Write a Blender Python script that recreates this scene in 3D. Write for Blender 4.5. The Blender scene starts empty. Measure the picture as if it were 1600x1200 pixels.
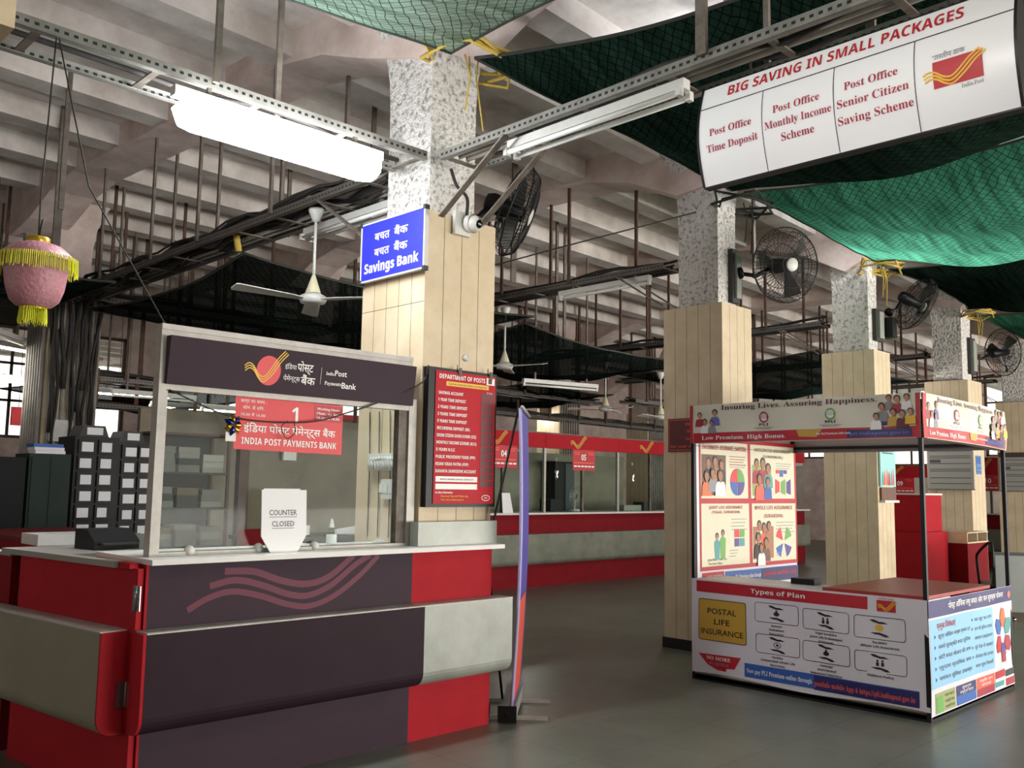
import bpy, math, random
from mathutils import Vector, Matrix
random.seed(7)
SC = bpy.context.scene
COL = SC.collection
PI = math.pi

# ------------------------------------------------------------------ camera
cam_d = bpy.data.cameras.new('camera')
cam_d.sensor_fit = 'HORIZONTAL'; cam_d.sensor_width = 36.0
cam_d.lens = 36.0 * 1441.97 / 1600.0
cam_d.clip_start = 0.05; cam_d.clip_end = 300
cam = bpy.data.objects.new('camera', cam_d); COL.objects.link(cam)
_h, _p, _r = math.radians(45.37973), math.radians(6.33117), math.radians(0.90785)
fw = Vector((math.cos(_h)*math.cos(_p), math.sin(_h)*math.cos(_p), math.sin(_p)))
rt = Vector((math.sin(_h), -math.cos(_h), 0)); up = rt.cross(fw)
r2 = math.cos(_r)*rt + math.sin(_r)*up; u2 = -math.sin(_r)*rt + math.cos(_r)*up
cam.matrix_world = Matrix(((r2.x, u2.x, -fw.x, 0), (r2.y, u2.y, -fw.y, 0), (r2.z, u2.z, -fw.z, 1.55), (0, 0, 0, 1)))
SC.camera = cam

# ------------------------------------------------------------------ world, daylight, exposure
world = bpy.data.worlds.new('daylight'); SC.world = world; world.use_nodes = True
bg = world.node_tree.nodes['Background']
bg.inputs['Color'].default_value = (1.0, 0.97, 0.94, 1); bg.inputs['Strength'].default_value = 1.0
SC.view_settings.view_transform = 'Standard'; SC.view_settings.look = 'None'
SC.view_settings.gamma = 1.0; SC.view_settings.use_curve_mapping = False
SC.view_settings.exposure = 1.0
SC.cycles.max_bounces = 8; SC.cycles.transparent_max_bounces = 16
SC.cycles.sample_clamp_indirect = 4.0
SC.cycles.caustics_reflective = False; SC.cycles.caustics_refractive = False

def area(name, loc, target, sx, sy, power, col):
    l = bpy.data.lights.new(name, 'AREA'); l.shape = 'RECTANGLE'; l.size = sx; l.size_y = sy
    l.energy = power; l.color = col
    o = bpy.data.objects.new(name, l); COL.objects.link(o); o.location = loc
    o.rotation_euler = (Vector(target) - Vector(loc)).to_track_quat('-Z', 'Y').to_euler()
    return o
# the open street side of the hall, behind and to the right of the viewer
area('street_daylight', (14, -6.6, 1.5), (12, 3, 5.0), 18, 2.6, 620, (1.0, 0.95, 0.88))

# added lamp outside, aimed up to brighten the ceiling, as a sunlit pavement would
area('ceiling_fill', (14, -9.0, 0.05), (14, -8.2, 2.0), 20, 4.5, 3000, (1.0, 0.95, 0.88))

# ------------------------------------------------------------------ helpers
def lin(h):
    if isinstance(h, str):
        h = tuple(int(h[i:i+2], 16)/255 for i in (0, 2, 4))
        return tuple(c/12.92 if c <= 0.04045 else ((c+0.055)/1.055)**2.4 for c in h)
    return h
MATS = {}
def mat(name, col, rough=0.55, metal=0.0, var=None, bump=None, spec=0.5, emit=0.0, alpha=None, col2=None):
    if name in MATS: return MATS[name]
    m = bpy.data.materials.new(name); m.use_nodes = True; MATS[name] = m
    nt = m.node_tree; b = nt.nodes['Principled BSDF']; c = lin(col)
    b.inputs['Base Color'].default_value = (*c, 1); b.inputs['Roughness'].default_value = rough
    b.inputs['Metallic'].default_value = metal; b.inputs['Specular IOR Level'].default_value = spec
    if emit:
        b.inputs['Emission Color'].default_value = (*c, 1); b.inputs['Emission Strength'].default_value = emit
    if var or bump:
        tc = nt.nodes.new('ShaderNodeTexCoord')
    if var:                                     # (scale, amount) or with a second colour: dirt and wear
        n = nt.nodes.new('ShaderNodeTexNoise'); n.inputs['Scale'].default_value = var[0]; n.inputs['Detail'].default_value = 6
        n.inputs['Roughness'].default_value = 0.65
        nt.links.new(tc.outputs['Object'], n.inputs['Vector'])
        r = nt.nodes.new('ShaderNodeValToRGB')
        r.color_ramp.elements[0].position = 0.32; r.color_ramp.elements[1].position = 0.68
        d = lin(col2) if col2 else tuple(x*(1-var[1]) for x in c)
        r.color_ramp.elements[0].color = (*d, 1); r.color_ramp.elements[1].color = (*c, 1)
        nt.links.new(n.outputs['Fac'], r.inputs['Fac']); nt.links.new(r.outputs['Color'], b.inputs['Base Color'])
    if bump:
        n2 = nt.nodes.new('ShaderNodeTexNoise'); n2.inputs['Scale'].default_value = bump[0]; n2.inputs['Detail'].default_value = 5
        nt.links.new(tc.outputs['Object'], n2.inputs['Vector'])
        bp = nt.nodes.new('ShaderNodeBump'); bp.inputs['Strength'].default_value = bump[1]; bp.inputs['Distance'].default_value = bump[2] if len(bump) > 2 else 0.02
        nt.links.new(n2.outputs['Fac'], bp.inputs['Height']); nt.links.new(bp.outputs['Normal'], b.inputs['Normal'])
    return m

def glass_mat(name, tint=(0.93, 0.97, 0.95), gloss=0.09):
    m = bpy.data.materials.new(name); m.use_nodes = True; nt = m.node_tree; nt.nodes.clear(); MATS[name] = m
    out = nt.nodes.new('ShaderNodeOutputMaterial'); mix = nt.nodes.new('ShaderNodeMixShader')
    t = nt.nodes.new('ShaderNodeBsdfTransparent'); t.inputs['Color'].default_value = (*tint, 1)
    g = nt.nodes.new('ShaderNodeBsdfGlossy'); g.inputs['Roughness'].default_value = 0.03
    lw = nt.nodes.new('ShaderNodeLayerWeight'); lw.inputs['Blend'].default_value = 0.12
    ma = nt.nodes.new('ShaderNodeMath'); ma.operation = 'MULTIPLY_ADD'; ma.inputs[1].default_value = 0.10; ma.inputs[2].default_value = gloss*0.03
    nt.links.new(lw.outputs['Fresnel'], ma.inputs[0]); nt.links.new(ma.outputs[0], mix.inputs['Fac'])
    nt.links.new(t.outputs[0], mix.inputs[1]); nt.links.new(g.outputs[0], mix.inputs[2]); nt.links.new(mix.outputs[0], out.inputs['Surface'])
    return m

def net_mat(name, col, cell, cover, thread, transl=0.5):
    """woven shade cloth with a knotted rope grid; light passes through both the gaps and the cloth"""
    m = bpy.data.materials.new(name); m.use_nodes = True; nt = m.node_tree; nt.nodes.clear(); MATS[name] = m
    N = nt.nodes.new; Lk = nt.links.new
    out = N('ShaderNodeOutputMaterial'); tc = N('ShaderNodeTexCoord'); sep = N('ShaderNodeSeparateXYZ')
    nz = N('ShaderNodeTexNoise'); nz.inputs['Scale'].default_value = 2.5; nz.inputs['Detail'].default_value = 2
    Lk(tc.outputs['Object'], nz.inputs['Vector'])
    va = N('ShaderNodeVectorMath'); va.operation = 'MULTIPLY_ADD'; va.inputs[1].default_value = (0.12, 0.12, 0)
    Lk(nz.outputs['Color'], va.inputs[0]); Lk(tc.outputs['Object'], va.inputs[2]); Lk(va.outputs[0], sep.inputs[0])
    def line(sock):
        a = N('ShaderNodeMath'); a.operation = 'MULTIPLY'; a.inputs[1].default_value = 1/cell; Lk(sock, a.inputs[0])
        f = N('ShaderNodeMath'); f.operation = 'FRACT'; Lk(a.outputs[0], f.inputs[0])
        l = N('ShaderNodeMath'); l.operation = 'LESS_THAN'; l.inputs[1].default_value = thread; Lk(f.outputs[0], l.inputs[0])
        return l.outputs[0]
    # diagonal mesh: along x+y and x-y
    ad = N('ShaderNodeMath'); ad.operation = 'ADD'; Lk(sep.outputs['X'], ad.inputs[0]); Lk(sep.outputs['Y'], ad.inputs[1])
    sb_ = N('ShaderNodeMath'); sb_.operation = 'SUBTRACT'; Lk(sep.outputs['X'], sb_.inputs[0]); Lk(sep.outputs['Y'], sb_.inputs[1])
    mx = N('ShaderNodeMath'); mx.operation = 'MAXIMUM'; Lk(line(ad.outputs[0]), mx.inputs[0]); Lk(line(sb_.outputs[0]), mx.inputs[1])
    n2 = N('ShaderNodeTexNoise'); n2.inputs['Scale'].default_value = 3.0; n2.inputs['Detail'].default_value = 4
    mp = N('ShaderNodeMapping'); mp.inputs['Scale'].default_value = (0.5, 5, 1); Lk(tc.outputs['Object'], mp.inputs[0]); Lk(mp.outputs[0], n2.inputs['Vector'])
    cr = N('ShaderNodeValToRGB'); c = lin(col)
    cr.color_ramp.elements[0].position = 0.3; cr.color_ramp.elements[1].position = 0.75
    cr.color_ramp.elements[0].color = (*[x*0.45 for x in c], 1); cr.color_ramp.elements[1].color = (*[min(1, x*1.5) for x in c], 1)
    Lk(n2.outputs['Fac'], cr.inputs['Fac'])
    th = N('ShaderNodeMix'); th.data_type = 'RGBA'; Lk(mx.outputs[0], th.inputs['Factor']); Lk(cr.outputs[0], th.inputs[6]); th.inputs[7].default_value = (*[x*0.15 for x in c], 1)
    d = N('ShaderNodeBsdfDiffuse'); t = N('ShaderNodeBsdfTranslucent'); Lk(th.outputs[2], d.inputs['Color']); Lk(th.outputs[2], t.inputs['Color'])
    m1 = N('ShaderNodeMixShader'); m1.inputs[0].default_value = transl; Lk(d.outputs[0], m1.inputs[1]); Lk(t.outputs[0], m1.inputs[2])
    tr = N('ShaderNodeBsdfTransparent'); m2 = N('ShaderNodeMixShader')
    cv = N('ShaderNodeMath'); cv.operation = 'MAXIMUM'; cv.inputs[1].default_value = cover; Lk(mx.outputs[0], cv.inputs[0]); Lk(cv.outputs[0], m2.inputs[0])
    Lk(tr.outputs[0], m2.inputs[1]); Lk(m1.outputs[0], m2.inputs[2]); Lk(m2.outputs[0], out.inputs['Surface'])
    return m

def perforated_mat(name, col):
    """painted slotted angle: a row of punched holes along the local x axis"""
    m = mat(name, col, 0.5, 0.3, var=(9, 0.35)); nt = m.node_tree; b = nt.nodes['Principled BSDF']
    N = nt.nodes.new; Lk = nt.links.new
    tc = N('ShaderNodeTexCoord'); sp = N('ShaderNodeSeparateXYZ'); Lk(tc.outputs['Object'], sp.inputs[0])
    a = N('ShaderNodeMath'); a.operation = 'MULTIPLY'; a.inputs[1].default_value = 1/0.045; Lk(sp.outputs['X'], a.inputs[0])
    f = N('ShaderNodeMath'); f.operation = 'FRACT'; Lk(a.outputs[0], f.inputs[0])
    g = N('ShaderNodeMath'); g.operation = 'COMPARE'; g.inputs[1].default_value = 0.5; g.inputs[2].default_value = 0.24; Lk(f.outputs[0], g.inputs[0])
    z = N('ShaderNodeMath'); z.operation = 'COMPARE'; z.inputs[1].default_value = 0.0; z.inputs[2].default_value = 0.008; Lk(sp.outputs['Z'], z.inputs[0])
    k = N('ShaderNodeMath'); k.operation = 'MULTIPLY'; Lk(g.outputs[0], k.inputs[0]); Lk(z.outputs[0], k.inputs[1])
    mx = N('ShaderNodeMix'); mx.data_type = 'RGBA'
    src = b.inputs['Base Color'].links[0].from_socket
    Lk(k.outputs[0], mx.inputs['Factor']); Lk(src, mx.inputs[6]); mx.inputs[7].default_value = (0.012, 0.012, 0.012, 1)
    Lk(mx.outputs[2], b.inputs['Base Color'])
    return m

class MB:
    """collects shapes; build() links them as one mesh object"""
    def __init__(s): s.v = []; s.f = []; s.mi = []; s.sm = []
    def add(s, vs, fs, mi=0, sm=False):
        o = len(s.v); s.v += [tuple(v) for v in vs]
        for f in fs: s.f.append(tuple(i+o for i in f)); s.mi.append(mi); s.sm.append(sm)
        return s
    def box(s, x0, y0, z0, x1, y1, z1, mi=0):
        vs = [(x, y, z) for z in (z0, z1) for y in (y0, y1) for x in (x0, x1)]
        return s.add(vs, [(0, 2, 3, 1), (4, 5, 7, 6), (0, 1, 5, 4), (2, 6, 7, 3), (0, 4, 6, 2), (1, 3, 7, 5)], mi)
    def bar(s, p0, p1, w, h, mi=0, upv=(0, 0, 1)):
        p0 = Vector(p0); p1 = Vector(p1); d = (p1-p0).normalized(); u = Vector(upv)
        if abs(d.dot(u)) > 0.98: u = Vector((1, 0, 0))
        sd = d.cross(u).normalized(); u = sd.cross(d)
        q = [(-w/2, -h/2), (w/2, -h/2), (w/2, h/2), (-w/2, h/2)]
        vs = [p+sd*a+u*b for p in (p0, p1) for a, b in q]
        return s.add(vs, [(3, 2, 1, 0), (4, 5, 6, 7), (0, 1, 5, 4), (1, 2, 6, 5), (2, 3, 7, 6), (3, 0, 4, 7)], mi)
    def tube(s, pts, r, n=8, mi=0, cap=True):
        pts = [Vector(p) for p in pts]; vs = []; k = len(pts)
        rs = r if isinstance(r, (list, tuple)) else [r]*k
        ref = Vector((0, 0, 1))
        for i, p in enumerate(pts):
            d = (pts[min(i+1, k-1)]-pts[max(i-1, 0)]).normalized()
            if abs(d.dot(ref)) > 0.95: ref = Vector((1, 0, 0)) if abs(d.x) < 0.9 else Vector((0, 1, 0))
            a = d.cross(ref).normalized(); b = d.cross(a)
            vs += [p+rs[i]*(math.cos(2*PI*j/n)*a+math.sin(2*PI*j/n)*b) for j in range(n)]
        fs = [(i*n+j, i*n+(j+1) % n, (i+1)*n+(j+1) % n, (i+1)*n+j) for i in range(k-1) for j in range(n)]
        if cap: fs += [tuple(range(n-1, -1, -1)), tuple(range((k-1)*n, k*n))]
        return s.add(vs, fs, mi, True)
    def lathe(s, prof, c=(0, 0, 0), n=24, mi=0, axis=None):
        c = Vector(c)
        M = Vector(axis).to_track_quat('Z', 'Y').to_matrix() if axis else Matrix.Identity(3)
        vs = [c+M @ Vector((r*math.cos(2*PI*j/n), r*math.sin(2*PI*j/n), z)) for r, z in prof for j in range(n)]
        k = len(prof)
        fs = [(i*n+j, i*n+(j+1) % n, (i+1)*n+(j+1) % n, (i+1)*n+j) for i in range(k-1) for j in range(n)]
        return s.add(vs, fs, mi, True)
    def prism(s, pts, ext, mi=0):
        """closed outline pts (3d) pushed along vector ext"""
        e = Vector(ext); n = len(pts); vs = [Vector(p) for p in pts]+[Vector(p)+e for p in pts]
        fs = [tuple(range(n-1, -1, -1)), tuple(range(n, 2*n))]+[(i, (i+1) % n, n+(i+1) % n, n+i) for i in range(n)]
        return s.add(vs, fs, mi)
    def grid(s, fn, nu, nv, mi=0, sm=True):
        vs = [fn(i/nu, j/nv) for j in range(nv+1) for i in range(nu+1)]; w = nu+1
        return s.add(vs, [(j*w+i, j*w+i+1, (j+1)*w+i+1, (j+1)*w+i) for j in range(nv) for i in range(nu)], mi, sm)
    # ---- flat print on a surface; F maps (u, v, off) to a point
    def poly(s, F, pts, off, mi=0): return s.add([F(u, v, off) for u, v in pts], [tuple(range(len(pts)))], mi)
    def rect(s, F, u0, v0, u1, v1, off, mi=0, nu=1, nv=1):
        return s.grid(lambda a, b: F(u0+(u1-u0)*a, v0+(v1-v0)*b, off), nu, nv, mi, False)
    def ell(s, F, u, v, a, b, off, mi=0, n=18): return s.poly(F, [(u+a*math.cos(2*PI*i/n), v+b*math.sin(2*PI*i/n)) for i in range(n)], off, mi)
    def stroke(s, F, pts, w, off, mi=0, closed=False):
        P = [Vector(p) for p in pts]; k = len(P); vs = []
        for i, p in enumerate(P):
            d = (P[(i+1) % k]-P[i-1]) if closed else (P[min(i+1, k-1)]-P[max(i-1, 0)])
            d = d.normalized(); nn = Vector((-d.y, d.x))*w/2
            vs += [F(*(p+nn), off), F(*(p-nn), off)]
        fs = [(2*i, 2*i+1, 2*i+3, 2*i+2) for i in range(k-1)]
        if closed: fs.append((2*k-2, 2*k-1, 1, 0))
        return s.add(vs, fs, mi)
    def rrect(s, F, u0, v0, u1, v1, r, w, off, mi=0):
        pts = []
        for cx, cy, a0 in ((u1-r, v1-r, 0), (u0+r, v1-r, 90), (u0+r, v0+r, 180), (u1-r, v0+r, 270)):
            pts += [(cx+r*math.cos(math.radians(a0+t)), cy+r*math.sin(math.radians(a0+t))) for t in (0, 30, 60, 90)]
        return s.stroke(F, pts, w, off, mi, True)
    def text(s, F, body, u, v, h, off, mi=0, w=None, align='C', bold=0.0, rot=0):
        """lettering: baseline at v, cap height h, fitted to width w if given"""
        cu = bpy.data.curves.new('glyphs', 'FONT'); cu.body = body; cu.size = 1.0; cu.offset = bold; cu.resolution_u = 2
        o = bpy.data.objects.new('glyphs', cu); COL.objects.link(o)
        bpy.context.view_layer.update()
        dg = bpy.context.evaluated_depsgraph_get(); me = bpy.data.meshes.new_from_object(o.evaluated_get(dg))
        co = [x.co.copy() for x in me.vertices]; fs = [tuple(p.vertices) for p in me.polygons]
        bpy.data.objects.remove(o); bpy.data.curves.remove(cu); bpy.data.meshes.remove(me)
        if not co: return s
        x0 = min(c.x for c in co); x1 = max(c.x for c in co); k = h/0.72; kx = (w/(x1-x0)) if w else k
        sh = {'C': (x0+x1)/2, 'L': x0, 'R': x1}[align]
        cr, sr = math.cos(rot), math.sin(rot)
        vs = []
        for c in co:
            a, b = (c.x-sh)*kx, c.y*k
            vs.append(F(u+a*cr-b*sr, v+a*sr+b*cr, off))
        return s.add(vs, fs, mi)
    def build(s, name, mats, parent=None, loc=None):
        me = bpy.data.meshes.new(name); me.from_pydata(s.v, [], s.f)
        if not isinstance(mats, (list, tuple)): mats = [mats]
        for m in mats: me.materials.append(m)
        me.polygons.foreach_set('material_index', s.mi); me.polygons.foreach_set('use_smooth', s.sm); me.update()
        o = bpy.data.objects.new(name, me); COL.objects.link(o)
        if parent: o.parent = parent
        if loc: o.location = loc
        return o

def sansb(t):
    out = ''
    for ch in t:
        if 'A' <= ch <= 'Z': out += chr(0x1D5D4+ord(ch)-65)
        elif 'a' <= ch <= 'z': out += chr(0x1D5EE+ord(ch)-97)
        elif '0' <= ch <= '9': out += chr(0x1D7EC+ord(ch)-48)
        else: out += ch
    return out
def serifb(t):
    out = ''
    for ch in t:
        if 'A' <= ch <= 'Z': out += chr(0x1D400+ord(ch)-65)
        elif 'a' <= ch <= 'z': out += chr(0x1D41A+ord(ch)-97)
        elif '0' <= ch <= '9': out += chr(0x1D7CE+ord(ch)-48)
        else: out += ch
    return out

def surf(origin, right, up_=(0, 0, 1)):
    o, r, u = Vector(origin), Vector(right).normalized(), Vector(up_).normalized(); n = r.cross(u)
    return lambda a, b, c=0.0: o+r*a+u*b+n*c

def tag(o, label, cat, group=None, kind=None):
    o['label'] = label; o['category'] = cat
    if group: o['group'] = group
    if kind: o['kind'] = kind
    return o
def thing(name, label, cat, loc=(0, 0, 0), rotz=0.0, group=None):
    o = bpy.data.objects.new(name, None); COL.objects.link(o); o.location = loc; o.rotation_euler = (0, 0, rotz); o.empty_display_size = 0.1
    return tag(o, label, cat, group)
def struct(o): o['kind'] = 'structure'; return o
def link_copy(o, parent, loc=None):
    c = o.copy(); COL.objects.link(c); c.parent = parent
    if loc is not None: c.location = loc
    return c
def kids(o): return [c for c in COL.objects if c.parent == o]
def dup(root, loc, rotz=None, label=None, group=None, rot=None):
    ch = [(c, [g for g in COL.objects if g.parent == c]) for c in COL.objects if c.parent == root]
    r = root.copy(); COL.objects.link(r); r.location = loc
    if rotz is not None: r.rotation_euler = (0, 0, rotz)
    if rot is not None: r.rotation_euler = rot
    if label: r['label'] = label
    if group: r['group'] = group
    for c, gs in ch:
        d = link_copy(c, r)
        for g in gs: link_copy(g, d)
    return r

# ------------------------------------------------------------------ materials
M_floor = mat('floor_stone', '767a6f', 0.34, var=(1.4, 0.3), bump=(30, 0.08, 0.003))
def floor_joints(m):
    nt = m.node_tree; b = nt.nodes['Principled BSDF']; N = nt.nodes.new; Lk = nt.links.new
    tc = N('ShaderNodeTexCoord'); br = N('ShaderNodeTexBrick'); br.offset = 0.0; br.inputs['Scale'].default_value = 1.0
    br.inputs['Brick Width'].default_value = 0.6; br.inputs['Row Height'].default_value = 0.6; br.inputs['Mortar Size'].default_value = 0.004
    br.inputs['Color1'].default_value = (1, 1, 1, 1); br.inputs['Color2'].default_value = (0.86, 0.88, 0.85, 1); br.inputs['Mortar'].default_value = (0.55, 0.55, 0.52, 1)
    Lk(tc.outputs['Object'], br.inputs['Vector'])
    mx = N('ShaderNodeMix'); mx.data_type = 'RGBA'; mx.blend_type = 'MULTIPLY'; mx.inputs['Factor'].default_value = 1.0
    src = b.inputs['Base Color'].links[0].from_socket; Lk(src, mx.inputs[6]); Lk(br.outputs['Color'], mx.inputs[7]); Lk(mx.outputs[2], b.inputs['Base Color'])
floor_joints(M_floor)
M_lime = mat('limewash', 'efe9e3', 0.9, var=(1.6, 0.5), col2='bfb4ac', bump=(6, 0.3, 0.02))
M_lime2 = mat('limewash_pink', 'ecdcd4', 0.9, var=(2.2, 0.4), col2='c6b1a8', bump=(6, 0.3, 0.02))
M_rough = mat('rough_plaster', 'e4e1dc', 0.95, var=(26, 0.7), col2='8d8880', bump=(26, 1.0, 0.06))
for _n in M_rough.node_tree.nodes:
    if _n.type == 'VALTORGB': _n.color_ramp.elements[0].position = 0.34; _n.color_ramp.elements[1].position = 0.50
M_clad = mat('cream_laminate', 'dccbae', 0.5, var=(3.0, 0.22), col2='c9b695', spec=0.3)
M_seam = mat('dark_seam', '3a2f22', 0.9)
M_plinth = mat('black_plinth', '1c1a18', 0.5)
M_red = mat('red_laminate', 'ac242d', 0.6, var=(5, 0.15), spec=0.08)
M_dred = mat('maroon_laminate', '841c24', 0.55, var=(5, 0.2), spec=0.08)
M_purp = mat('aubergine_laminate', '40323b', 0.55, var=(4, 0.15), spec=0.1)
M_dpurp = mat('dark_aubergine_laminate', '30222a', 0.55, var=(4, 0.15), spec=0.1)
M_mar = mat('plum_print', '6a3344', 0.5, spec=0.2)
M_silver = mat('silver_laminate', 'a4a8a0', 0.42, 0.1, var=(3, 0.2), col2='8d9188')
M_band = mat('far_silver_darkened', '85887a', 0.5, 0.1, var=(3, 0.25), col2='6c6f62')  # silver laminate again, dimness of the far counters put into its colour
M_white = mat('white_laminate', 'dcdad4', 0.4, var=(8, 0.12))
M_alu = mat('aluminium', 'b4b0a8', 0.45, 0.15, var=(10, 0.25))
M_steel = mat('steel', '9a9a98', 0.3, 0.9)
M_chrome = mat('chrome', 'd8d8d8', 0.15, 1.0)
M_black = mat('black_metal', '111113', 0.45, spec=0.3)
M_dark = mat('dark_grey', '33332f', 0.6)
M_cable = mat('dusty_black_cable', '2e2a27', 0.75)
M_conduit = mat('grey_conduit', 'a19c93', 0.6, var=(7, 0.3))
M_rust = mat('rusty_steel', '6a5448', 0.8, 0.2, var=(8, 0.5), col2='4a362c')
M_bar = mat('grey_steel_bar', '7d7870', 0.65, 0.3, var=(8, 0.4), col2='5a4c42')
M_perf = perforated_mat('slotted_angle', '8f8d86')
M_perf2 = perforated_mat('dusty_slotted_angle', '6c6660')
M_glass = glass_mat('pane_glass')
M_netg = net_mat('green_shade_net', '4f967a', 0.075, 1.0, 0.10, 0.66)
M_nett = net_mat('grey_green_net', '7d9a88', 0.085, 0.82, 0.10, 0.55)
M_netm = net_mat('green_net_unlit', '1a2922', 0.075, 1.0, 0.10, 0.12)  # same green net, its lack of light put into the colour
M_netd = net_mat('rear_net_unlit', '16221f', 0.085, 0.93, 0.08, 0.25)  # same kind of net, coloured near black for being unlit
M_rope = mat('dark_rope', '2c2e28', 0.9)
M_yrope = mat('yellow_rope', 'b79c45', 0.85)
M_paper = mat('paper', 'e9e9ea', 0.7)
M_vinyl = mat('white_vinyl', 'dcdbe0', 0.38, bump=(9, 0.25, 0.01))
M_cream = mat('cream_vinyl', 'dbd9c4', 0.4, bump=(10, 0.3, 0.01))
M_dirtw = mat('white_enamel', 'd6d6d0', 0.4, var=(12, 0.12))
M_tube_off = mat('tube_unlit', 'e4e6e2', 0.25)
M_tube_on = mat('tube_lit', (0.95, 0.97, 1.0), 0.3, emit=34.0)
M_tube_far = mat('tube_lit_far', (1.0, 0.95, 0.9), 0.3, emit=45.0)
INK = {k: mat('ink_'+k, v, 0.5) for k, v in dict(white='f0efec', black='1d1a1c', red='b8202c', crimson='a3283a', yellow='e8b82a', gold='c7a13c', blue='2f5fae', navy='262462', royal='2f35c8',
     sky='8fc4e6', green='6aa84f', teal='4f9a9a', orange='e0703a', skin='c08a66', skin2='a87250', hair='231b18', grey='8e8e90', dgrey='4a4a4d', purple='57408f', cyan='9fd6d6', olive='9aa36a', cream='dcd8bd', violet='6a6fb8', brown='6b4a38', brightred='d8343a', maroon='5a1218', coral='e8604a', lime='a7d07a').items()}
def inks(*names): return [INK[n] for n in names]

# ------------------------------------------------------------------ setting
mb = MB(); mb.box(-12, -14, -0.2, 40, 34, 0)
fl = struct(mb.build('floor', M_floor))
mb = MB()                                             # slab with the closely spaced ribs of the ceiling
drift = math.tan(math.radians(3.3))
mb.box(-12, -6, 5.22, 34, 30, 5.4)
for k in range(-9, 24):
    y = 4.5+1.03*k
    a = Vector((-12, y-16.3*drift, 5.12)); b = Vector((34, y+29.7*drift, 5.12))
    mb.bar(a, b, 0.27, 0.24)
struct(mb.build('ceiling', M_lime))
ROWX = [0.36, 4.07, 7.98, 11.76, 15.85, 19.9, 24.0, 28.0]
def beam(i, x):
    # deep beam with a curved haunch over each pillar, running back from the street side
    dx = -drift
    n = 60; y0, y1 = -5.5, 29.0
    ys = [y0+(y1-y0)*k/n for k in range(n+1)]
    supports = [4.98+0.057*(x-4.07), 12.15+0.1*(x-4.07), 19.3, -2.2]
    def zb(y):
        d = min(abs(y-sy) for sy in supports); t = max(0.0, 1-d/1.7)
        return 4.98-0.55*t*t
    mb = MB(); vs = []; w = 0.25
    for y in ys:
        xc = x+dx*(y-5)
        vs += [(xc-w, y, 5.23), (xc-w, y, zb(y)), (xc+w, y, zb(y)), (xc+w, y, 5.23)]
    fs = [(k*4+j, k*4+4+j, k*4+5+j, k*4+1+j) for k in range(n) for j in range(3)]
    mb.add(vs, fs)
    return struct(mb.build('trim_%d' % (i+1), M_lime2))
for i, x in enumerate(ROWX): beam(i, x)

def wall_openings(name, M, F, L, H, opens, th):
    """wall with rectangular openings: opens = (u0, v0, u1, v1)"""
    us = sorted({0, L, *[o[0] for o in opens], *[o[2] for o in opens]}); vs = sorted({0, H, *[o[1] for o in opens], *[o[3] for o in opens]})
    mb = MB()
    for a, b in zip(us, us[1:]):
        for c, d in zip(vs, vs[1:]):
            if any(o[0] <= a and b <= o[2] and o[1] <= c and d <= o[3] for o in opens): continue
            P = [F(x, y, -z) for z in (0, th) for y in (c, d) for x in (a, b)]
            mb.add(P, [(0, 1, 3, 2), (4, 6, 7, 5), (0, 4, 5, 1), (2, 3, 7, 6), (0, 2, 6, 4), (1, 5, 7, 3)])
    return struct(mb.build(name, M))
wcount = [0]
def window(F, u0, v0, u1, v1, n, m):
    wcount[0] += 1
    w = MB(); t = 0.06
    for a, b in ((u0, u0+t), (u1-t, u1)): w.prism([F(a, v0, -.05), F(b, v0, -.05), F(b, v1, -.05), F(a, v1, -.05)], F(0, 0, -.08)-F(0, 0, 0))
    for a, b in ((v0, v0+t), (v1-t, v1)): w.prism([F(u0, a, -.05), F(u1, a, -.05), F(u1, b, -.05), F(u0, b, -.05)], F(0, 0, -.08)-F(0, 0, 0))
    for k in range(1, n): w.bar(F(u0+(u1-u0)*k/n, v0, -.1), F(u0+(u1-u0)*k/n, v1, -.1), 0.05, 0.05)
    for k in range(1, m): w.bar(F(u0, v0+(v1-v0)*k/m, -.1), F(u1, v0+(v1-v0)*k/m, -.1), 0.05, 0.05)
    o = struct(w.build('window_%d' % wcount[0], M_rust))
    p = MB(); p.rect(F, u0, v0, u1, v1, -.12); p.build('pane', M_glass, o)
    return o
Fb = surf((-12, 20.0, 0), (1, 0, 0))
ob = [(12+a, 2.35, 12+b, 4.6) for a, b in ((5.0, 8.0), (9.2, 12.2), (13.4, 16.0))]
wall_openings('wall_back', M_lime2, Fb, 40, 5.5, ob, 0.3)
for o in ob: window(Fb, *o, 4, 3)
Fr = surf((28.0, 20, 0), (0, -1, 0))
orr = [(20-11.9, 2.35, 20-9.6, 4.9), (20-9.2, 2.6, 20-7.2, 4.9), (20-6.8, 2.3, 20-2.0, 4.9), (20-16.5, 2.6, 20-14.0, 4.8)]
wall_openings('wall_right', M_lime2, Fr, 20, 5.5, orr, 0.3)
for o in orr: window(Fr, *o, 4, 3)

Ff_ = surf((-5, -5.8, 0), (1, 0, 0))
wall_openings('wall_front', M_lime2, Ff_, 40, 5.5, [(10.0, 0.0, 33.5, 3.6)], 0.3)
wall_openings('wall_left', M_lime2, surf((-5, -6, 0), (0, 1, 0)), 30, 5.5, [(11.0, 0.6, 16.0, 3.4)], 0.3)

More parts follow.
